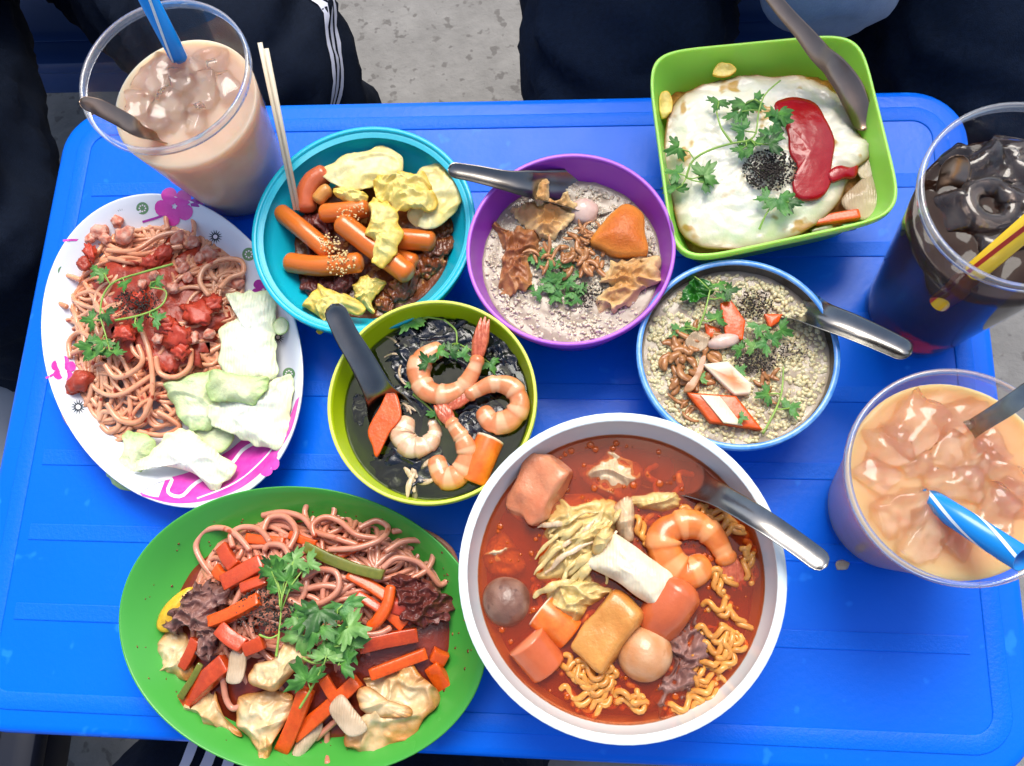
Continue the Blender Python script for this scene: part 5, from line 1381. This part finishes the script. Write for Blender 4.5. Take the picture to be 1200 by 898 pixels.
# ------------------------------------------------------------------ cups of iced drinks
def cup(rimpx, H, Rr, Rb, lvl, liq, ice, label, liqlabel, icelabel, icespots, K, liqname):
    c = P(*rimpx, H)
    c.z = 0
    rz = lambda z: Rb + (Rr - Rb) * z / H
    root = thing('plastic_cup', label, 'cup', c)
    prof = [(Rb * 0.93, 0.02), (Rb, 0.1)] + [(rz(H * i / 12), H * i / 12) for i in range(1, 12)] + [(rz(H * 0.965), H * 0.965)]
    obj('wall', lathe(c, circ(1), prof, 72, None, False), 'clear_plastic', root)
    obj('base', lathe(c, circ(1), [(0.02, 0.35), (Rb * 0.8, 0.3), (Rb * 0.93, 0.02)], 48, None, False), 'clear_plastic', root)
    obj('rim', lathe(c, circ(1), [(rz(H) - 0.03, H - 0.55), (rz(H) + 0.12, H - 0.5), (rz(H) + 0.14, H - 0.12), (rz(H) + 0.12, H + 0.02), (rz(H) - 0.02, H + 0.05), (rz(H) - 0.12, H - 0.02), (rz(H) - 0.10, H - 0.3)], 80, None, False), 'clear_rim', root)
    # drink: a solid that fills the cup
    V, F = lathe(c, circ(1), [(0.03, 0.4), (Rb * 0.8, 0.36), (Rb - 0.08, 0.45)] + [(rz(lvl * i / 10) - 0.07, lvl * i / 10) for i in range(1, 11)] + [(rz(lvl) - 0.2, lvl + 0.02)] + [(rz(lvl) * (1 - k / 12), lvl) for k in range(1, 12)], 64)
    V = [Vector((v.x, v.y, v.z + (0.08 * nse(v.x * 0.8, v.y * 0.8, 0, lvl) if v.z > lvl - 0.01 and math.hypot(v.x - c.x, v.y - c.y) < rz(lvl) - 0.3 else 0))) for v in V]
    obj(liqname, (V, F), liq, None, liqlabel, 'drink')
    rg = random.Random(int(H * 100 + rimpx[0]))
    for x, y, r, kind in icespots:
        p = W(K, x, y, lvl + 0.1)
        d = Vector((p.x - c.x, p.y - c.y, 0))
        lim = rz(lvl) - r - 0.05
        if d.length > lim:
            d = d.normalized() * lim
        p = Vector((c.x + d.x, c.y + d.y, lvl - 0.30 * r))
        r *= 1.15
        M = Matrix.Rotation(rg.uniform(0, 6.28), 3, 'Z') @ Matrix.Rotation(rg.uniform(-0.5, 0.5), 3, 'X')
        if kind:                              # tube ice with a hole
            pr = [(0.32, -1.0), (0.85, -0.98), (1, -0.8), (1, 0.75), (0.9, 0.95), (0.7, 1.0), (0.45, 0.92), (0.34, 0.6), (0.3, -0.9)]
            V, F = [], []
            n = 22
            for s, z in pr:
                for k in range(n):
                    a = 6.28318 * k / n
                    w = 1 + 0.06 * nse(math.cos(a) * 2, math.sin(a) * 2, z, x)
                    V.append(p + M @ Vector((s * r * w * math.cos(a), s * r * w * math.sin(a), z * r * 0.62)))
            m_ = len(pr)
            for i in range(m_):
                for k in range(n):
                    F.append((i * n + k, i * n + (k + 1) % n, ((i + 1) % m_) * n + (k + 1) % n, ((i + 1) % m_) * n + k))
            obj('ice_cube', (V, F), ice, None, icelabel, 'ice', icelabel)
        else:
            obj('ice_cube', rbox(p, (r, r * rg.uniform(0.55, 0.9), r * 0.6), M, r * 0.30, r * 0.28, 1.3, x, 8), ice, None, icelabel, 'ice', icelabel)
    return c
c1 = cup((192, 86), 11.8, 4.72, 3.1, 9.0, 'milk_coffee', 'ice_milk', 'clear plastic cup of pale brown iced milk coffee', 'pale brown milk coffee filling the plastic cup by spaghetti', 'melting ice in the milk coffee cup',
         [(530, 345, 1.25, 0), (490, 235, 1.25, 0), (650, 190, 1.05, 1), (430, 325, 0.9, 0), (620, 280, 1.15, 0), (700, 270, 0.95, 0), (560, 250, 0.8, 0), (470, 380, 0.8, 0), (600, 370, 0.8, 0)], KC1, 'milk_coffee')
c2 = cup((1204, 226), 14.8, 4.5, 3.0, 12.2, 'cola', 'ice_cola', 'clear plastic cup of dark cola with ice', 'dark brown cola filling the plastic cup', 'dark glassy ice floating in the cola',
         [(520, 400, 1.3, 1), (615, 370, 1.1, 0), (500, 285, 1.2, 0), (590, 270, 1.1, 0), (430, 250, 0.9, 0), (560, 500, 1.0, 0), (430, 410, 0.9, 0), (650, 470, 1.0, 0), (680, 300, 1.1, 0)], KC2, 'cola_drink')
c3 = cup((1125, 556), 11.2, 4.85, 3.3, 9.9, 'milk_tea', 'ice_tea', 'clear plastic cup of orange iced milk tea beside white bowl', 'orange milk tea filling the plastic cup', 'melting ice in the orange milk tea',
         [(400, 275, 1.25, 0), (550, 245, 1.1, 0), (310, 350, 1.0, 0), (410, 410, 0.7, 0), (510, 350, 0.85, 0), (530, 470, 1.2, 0), (600, 400, 0.9, 0), (690, 430, 1.1, 0), (680, 570, 1.1, 0), (740, 520, 0.9, 0), (350, 560, 1.15, 0), (430, 640, 1.1, 0), (660, 350, 0.8, 0), (560, 640, 0.9, 0), (270, 440, 0.8, 0)], KC3, 'milk_tea')
def straw(a, b, r, m, stripe, label, spiral=1.2, ns=2, sw=0.5):
    d = b - a
    L = d.length
    root = thing('drinking_straw', label, 'straw', a)
    n = 24
    x = d.normalized()
    y = x.cross(Vector((0, 0, 1))).normalized()
    z = x.cross(y)
    V, F = [], []
    prof = [(0, r), (L, r), (L, r * 0.9), (L * 0.5, r * 0.9)]
    for s, q in prof:
        for k in range(n):
            t = 6.28318 * k / n
            V.append(a + x * s + (y * math.cos(t) + z * math.sin(t)) * q)
    for i in range(len(prof) - 1):
        for k in range(n):
            F.append((i * n + k, i * n + (k + 1) % n, (i + 1) * n + (k + 1) % n, (i + 1) * n + k))
    tb = obj('tube', (V, F), m, root)
    for j in range(ns):
        V, F = [], []
        ml = 40
        for i in range(ml + 1):
            s = L * i / ml
            ph = 6.28318 * j / ns + spiral * s / L * 6.28318
            for e in (-0.5, 0, 0.5):
                t = ph + e * sw
                V.append(a + x * s + (y * math.cos(t) + z * math.sin(t)) * (r + 0.015))
        for i in range(ml):
            for e in (0, 1):
                k = i * 3 + e
                F.append((k, k + 1, k + 4, k + 3))
        obj('stripe', (V, F), stripe, tb)
    return root
straw(P(221, 90, 7.5), P(163, -22, 14.5), 0.52, 'straw_blue', 'straw_white', 'wide blue straw with white stripes standing in the milk coffee', 0.25, 3, 0.28)
straw(P(1075, 577, 9.0), P(1199, 656, 13.0), 0.56, 'straw_blue', 'straw_white', 'wide blue straw with white stripes leaning in milk tea', 0.5, 3, 0.28)
a_, b_ = P(1148, 314, 12.4), P(1240, 235, 17.5)
straw(a_ + (a_ - b_) * 0.62, b_, 0.5, 'straw_yellow', 'straw_red', 'wide yellow straw with red stripe leaning in the cola', 0.12, 3, 0.4)
spoon(KC1, [(246, 315, 12.9, 0.42), (300, 330, 12.3, 0.5), (370, 365, 11.4, 0.5), (440, 405, 10.3, 0.5), (520, 430, 8.6, 0.6), (560, 440, 7.6, 0.7)], 'copper toned spoon handle poking out of milk coffee', 'steel_warm', 'spoon', cup_from=0.7, curve=0.2)
spoon(K0, [(1215, 452, 13.2, 0.42), (1180, 477, 12.0, 0.42), (1140, 502, 10.2, 0.42), (1118, 516, 8.8, 0.6), (1105, 525, 7.8, 0.7)], 'grey steel spoon handle standing in the orange milk tea', 'steel', 'spoon', cup_from=0.7, curve=0.2)
spoon(KC2, [(428, 255, 13.6, 0.7), (420, 310, 12.9, 0.7), (402, 370, 11.9, 0.6), (390, 420, 10.2, 0.5), (382, 450, 9.2, 0.5)], 'rounded spoon tip showing above the cola surface', 'steel_warm', 'spoon', cup_from=0.5, curve=0.3)
obj('food_crumb', blob(P(987, 662, 0.08), (0.42, 0.3, 0.06), 0.4, 1.4, 6, 2), 'onion', None, 'small wet crumb dropped on the blue table beside spoon tip', 'crumb')

# ------------------------------------------------------------------ people and stools round the table
def remesh(name, parts, voxel, m, parent, folds=0.0, ffreq=0.12, smooth_it=6, seed=0, stretch=(1, 1, 1), label=None):
    """fuse overlapping tubes into one continuous surface"""
    o = obj(name, join(*parts), m, parent)
    md = o.modifiers.new('r', 'REMESH')
    md.mode = 'VOXEL'
    md.voxel_size = voxel / 100
    md2 = o.modifiers.new('s', 'SMOOTH')
    md2.iterations = smooth_it
    md2.factor = 0.6
    dg = bpy.context.evaluated_depsgraph_get()
    me = bpy.data.meshes.new_from_object(o.evaluated_get(dg))
    o.modifiers.clear()
    old = o.data
    o.data = me
    bpy.data.meshes.remove(old)
    me.name = name
    if folds:
        nn = [v.normal.copy() for v in me.vertices]
        for v, n in zip(me.vertices, nn):
            p = v.co * 100
            w = 0.5 - abs(nse(p.x * ffreq * stretch[0], p.y * ffreq * stretch[1], p.z * ffreq * stretch[2], seed)) * 2
            w += 0.4 * nse(p.x * ffreq * 3, p.y * ffreq * 3, p.z * ffreq * 3, seed + 2)
            v.co += n * w * folds * 0.01
    me.polygons.foreach_set('use_smooth', [True] * len(me.polygons))
    me.update()
    if not me.materials:
        me.materials.append(MATS[m])
    return o
def limb(pts, rad, n=14):
    q = spline(pts, 8 * len(pts))
    rr = [v.x for v in spline([(r, 0, 0) for r in rad], 8 * len(pts))]
    return tube(q, rr, n, rnd=True)
def hand(wrist, d, palm_n):
    """palm with five curled fingers, returned as tubes"""
    d = Vector(d).normalized()
    s = d.cross(Vector(palm_n)).normalized()
    pn = s.cross(d)
    out = [limb([wrist, wrist + d * 4, wrist + d * 8], [2.6, 3.6, 3.3])]
    for f, l in ((-2.6, 6.2), (-0.9, 7.4), (0.9, 7.0), (2.6, 5.6)):
        b = wrist + d * 8 + s * f
        out.append(limb([b, b + d * l * 0.45 - pn * 0.6, b + d * l * 0.8 - pn * 2.0, b + d * l * 0.85 - pn * 3.4], [0.95, 0.9, 0.82, 0.7], 8))
    b = wrist + d * 3 - s * 3
    out.append(limb([b, b + d * 3 - s * 1.8, b + d * 5.5 - s * 1.8 - pn * 1], [1.2, 1.05, 0.85], 8))
    return out
def person(label, pelvis, fwd, knees, feet, arms, trousers, shirt, torso_top, hem=None, stripe=None, seed=1):
    fwd = Vector(fwd).normalized()
    left = Vector((0, 0, 1)).cross(fwd)
    root = thing('person', label, 'person', Vector((pelvis.x, pelvis.y, -TH)))
    hips = [pelvis + left * s * 9 for s in (1, -1)]
    neck = torso_top
    head = neck + fwd * 4 + Vector((0, 0, 17))
    chest = pelvis.lerp(neck, 0.66)
    sh = [neck + left * s * 17 - Vector((0, 0, 5)) for s in (1, -1)]
    body = [limb([pelvis, pelvis.lerp(neck, 0.35), chest, neck], [12, 10.5, 12, 6]), limb([neck - Vector((0, 0, 3)), neck + Vector((0, 0, 7)) + fwd], [5.5, 5.0]),
            blob(head, (8.0, 9.0, 11.0), 0.03, 1, 1, 3), limb([sh[0], sh[1]], [4.8, 4.8]),
            blob(head + fwd * 9.2 - Vector((0, 0, 1.5)), (1.6, 1.8, 2.2), 0, 1, 1, 2), blob(head + fwd * 7.6 - Vector((0, 0, 6.2)), (2.6, 1.8, 0.9), 0, 1, 1, 2),
            blob(head + left * 8 - Vector((0, 0, 1)), (1.0, 1.6, 2.8), 0, 1, 1, 2), blob(head - left * 8 - Vector((0, 0, 1)), (1.0, 1.6, 2.8), 0, 1, 1, 2)]
    legs = []
    for hp, k, f in zip(hips, knees, feet):
        body += [limb([hp, k], [7.5, 5]), limb([k, f + Vector((0, 0, 8))], [5, 3.4]), limb([f + Vector((0, 0, 5)) - fwd * 3, f + Vector((0, 0, 3)) + fwd * 8, f + Vector((0, 0, 2)) + fwd * 15], [3.6, 3.6, 2.4])]
        legs += [limb([hp, hp.lerp(k, 0.5), k], [11, 9.6, 7.8], 20), limb([k, k.lerp(f, 0.5), f + Vector((0, 0, 7))], [7.7, 6.6, 5.6], 18)]
    for s_, (e, w, dd) in zip(sh, arms):
        body += [limb([s_, e], [4.6, 3.8]), limb([e, w], [3.9, 2.8])] + hand(w, dd, (0, 0, 1))
    bd = remesh('body', body, 0.9, 'skin', root, smooth_it=3)
    tr = remesh('trousers', legs + [limb([hips[0], hips[1]], [12, 12]), limb([pelvis, pelvis + Vector((0, 0, 10))], [14.5, 14])], 1.0, trousers, root, 1.1, 0.18, 5, seed, (0.7, 0.7, 1.8))
    shp = [limb([pelvis + Vector((0, 0, 3)), pelvis.lerp(neck, 0.35), chest, neck - Vector((0, 0, 4))], [16, 14.5, 15.5, 9]), limb([sh[0], sh[1]], [7, 7])]
    for s_, (e, w, dd) in zip(sh, arms):
        shp.append(limb([s_, s_.lerp(e, 0.95)], [6.6, 6.2]))
    remesh('shirt', shp + (hem or []), 1.0, shirt, root, 0.9, 0.18, 4, seed + 3)
    remesh('hair', [blob(head - fwd * 1.6 + Vector((0, 0, 2.2)), (8.9, 9.6, 11), 0.06, 1.4, seed, 3), blob(head - fwd * 6 - Vector((0, 0, 6)), (7.5, 4.5, 10), 0.1, 1.2, seed, 3)], 0.8, 'hair', root, 0.3, 0.4, 2, seed)
    for e in (-1, 1):
        obj('eye', blob(head + fwd * 8.3 + left * 3.1 * e + Vector((0, 0, 0.6)), (0.9, 0.9, 0.7), 0, 1, 0, 2), 'stripe_white', bd)
        obj('pupil', blob(head + fwd * 9.0 + left * 3.1 * e + Vector((0, 0, 0.6)), (0.45, 0.45, 0.45), 0, 1, 0, 2), 'hair', bd)
    if stripe:
        stripes(root, tr, *stripe)
    return root
def stripes(root, tr, pts, side, w=0.5, gap=0.85, n3=3, tr_r=None):
    """white bands sewn down a trouser leg, projected on to its surface"""
    q = spline(pts, 70)
    side = Vector(side).normalized()
    bw = Vector(tr.location) + Vector(ORG[root.name])
    for j in range(n3):
        off = (j - (n3 - 1) / 2) * gap
        V, F = [], []
        for i, p in enumerate(q):
            t = (q[min(i + 1, 69)] - q[max(i - 1, 0)]).normalized()
            across = side.cross(t).normalized()
            for e in (-0.5, 0, 0.5):
                o_ = p + across * (off + e * w) + side * 25
                ok, loc, nr, _ = tr.ray_cast(wpos(o_) - bw, -side)
                if ok:
                    wv = (loc + nr * 0.0015 + bw) * 100
                    V.append(Vector((wv.x, wv.y, wv.z - TH)))
                else:
                    V.append(None)
        V2, idx = [], {}
        for i, v in enumerate(V):
            if v is not None:
                idx[i] = len(V2)
                V2.append(v)
        for i in range(69):
            for e in (0, 1):
                k = (i * 3 + e, i * 3 + e + 1, i * 3 + e + 4, i * 3 + e + 3)
                if all(a in idx for a in k) and (V[k[0]] - V[k[3]]).length < 6:
                    F.append(tuple(idx[a] for a in k))
        if F:
            obj('stripe', (V2, F), 'stripe_white', tr)
G = -TH
def stool(c, top, half, m, label):
    root = thing('plastic_stool', label, 'stool', Vector((c.x, c.y, G)))
    obj('seat', rbox(Vector((c.x, c.y, top - 1.2)), (half, half, 1.2), None, 0.8, n=6), m, root)
    obj('seat_recess', rbox(Vector((c.x, c.y, top - 0.02)), (half - 3, half - 3, 0.12), None, 0.1, n=4), m, root)
    for sx in (-1, 1):
        for sy in (-1, 1):
            a, b = Vector((c.x + sx * (half - 1.6), c.y + sy * (half - 1.6), top - 1.5)), Vector((c.x + sx * (half + 1.2), c.y + sy * (half + 1.2), G + 0.1))
            obj('leg', tube([a, b], lambda t: 1.7 - 0.3 * t, 4), m, root, smooth=False)
    for sx, sy in ((1, 0), (-1, 0), (0, 1), (0, -1)):
        obj('apron', rbox(Vector((c.x + sx * (half - 0.8), c.y + sy * (half - 0.8), top - 4)), ((0.5 if sx else half - 2), (0.5 if sy else half - 2), 2.2), None, 0.3, n=4), m, root)
V3 = Vector
p1 = V3((-66, 74, -16))
person('seated person in dark navy track trousers with white side stripes', p1, (0.5, -0.86, 0), [V3((-28, 45, -9)), V3((-50, 29, -7))], [V3((-24, 42, G)), V3((-54, 24, G))],
       [(V3((-42, 68, 4)), V3((-50, 62, 0)), (-1, -0.4, -0.1)), (V3((-82, 66, 4)), V3((-66, 60, 2)), (1, 0.1, -0.2))], 'navy_cloth', 'lilac_cloth', p1 + V3((4, -8, 46)), hem=[limb([V3((-60, 62, -3)), V3((-53, 52, -2))], [9, 6])],
       stripe=([V3((-47, 72, -9)), V3((-36, 60, -8)), V3((-26.5, 51, -7)), V3((-20, 43, -8)), V3((-17.5, 39.5, -12)), V3((-17, 38, -20))], (0.86, 0.42, 0.28)), seed=2)
stool(V3((-67, 76, 0)), -31, 14, 'stool_blue', 'blue plastic stool under the person in striped trousers')
p2 = V3((13, 74, -16))
person('seated person in plain dark navy trousers and grey blue shirt', p2, (0, -1, 0), [V3((29, 43, -8)), V3((1.5, 43, -8))], [V3((30, 46, G)), V3((1, 46, G))],
       [(V3((40, 76, 4)), V3((30, 66, 0)), (-0.9, -0.4, -0.1)), (V3((-14, 76, 4)), V3((-3, 66, 0)), (0.9, -0.4, -0.1))], 'navy_cloth_blue', 'grey_cloth', p2 + V3((0, -8, 46)),
       hem=[limb([V3((14, 62, 3)), V3((15, 52, 1)), V3((15.5, 44, 0))], [11, 8, 5.0])], seed=5)
stool(V3((13, 76, 0)), -31, 14, 'stool_blue', 'blue plastic stool under the person in the grey blue shirt')
stool(V3((-62, 12, 0)), -22, 13, 'stool_grey', 'empty grey plastic stool beside the left end of the blue table')
# the person who sits at the near side: legs drawn up under the table edge
def near_person():
    root = thing('person', 'person at the near table side in dark trousers with white side stripes', 'person', V3((-15, -52, G)))
    hips = [V3((-25, -58, -16)), V3((-6, -58, -16))]
    knees = [V3((-26.5, -13, -12)), V3((-12, -13, -13))]
    feet = [V3((-27, -9, G)), V3((-10, -8, G))]
    body, legs = [limb([hips[0], hips[1]], [11, 11])], [limb([hips[0], hips[1]], [13, 13]), limb([V3((-15, -60, -14)), V3((-15, -62, -2))], [15, 14.5])]
    for hp, k, f in zip(hips, knees, feet):
        body += [limb([hp, k], [7.5, 5]), limb([k, f + V3((0, 0, 8))], [5, 3.4]), limb([f + V3((0, -4, 4)), f + V3((0, 8, 3)), f + V3((0, 15, 2))], [3.8, 4.2, 2.8])]
        legs += [limb([hp, hp.lerp(k, 0.5), k], [10.5, 9.4, 8.0], 20), limb([k, k.lerp(f, 0.5), f + V3((0, 0, 9))], [7.8, 6.6, 5.8], 18)]
    remesh('body', body, 0.9, 'skin', root, smooth_it=3)
    tr = remesh('trousers', legs, 1.0, 'navy_cloth', root, 0.9, 0.16, 5, 9, (0.7, 0.7, 2.0))
    stripes(root, tr, [V3((-27, -40, 0)), V3((-26, -22, 0)), V3((-25.5, -12, -2)), V3((-25, -5, -8))], (0, 0.25, 0.97), 0.75, 1.35)
    sole = [limb([f + V3((0, -7, 0.8)), f + V3((0, 6, 0.8)), f + V3((0, 17, 0.8))], [3.6, 4.6, 3.8]) for f in feet]
    for g in sole:
        z0 = G
        obj('sandal', ([V3((v.x, v.y, G + (v.z - G) * 0.28 + 0.3)) for v in g[0]], g[1]), 'sandal', root)
near_person()
stool(V3((-15, -62, 0)), -31, 14, 'stool_blue', 'blue plastic stool under the person at the near side')
stool(V3((-58.5, -16, 0)), -22, 13, 'navy_plastic', 'dark navy plastic stool beside the near table corner')
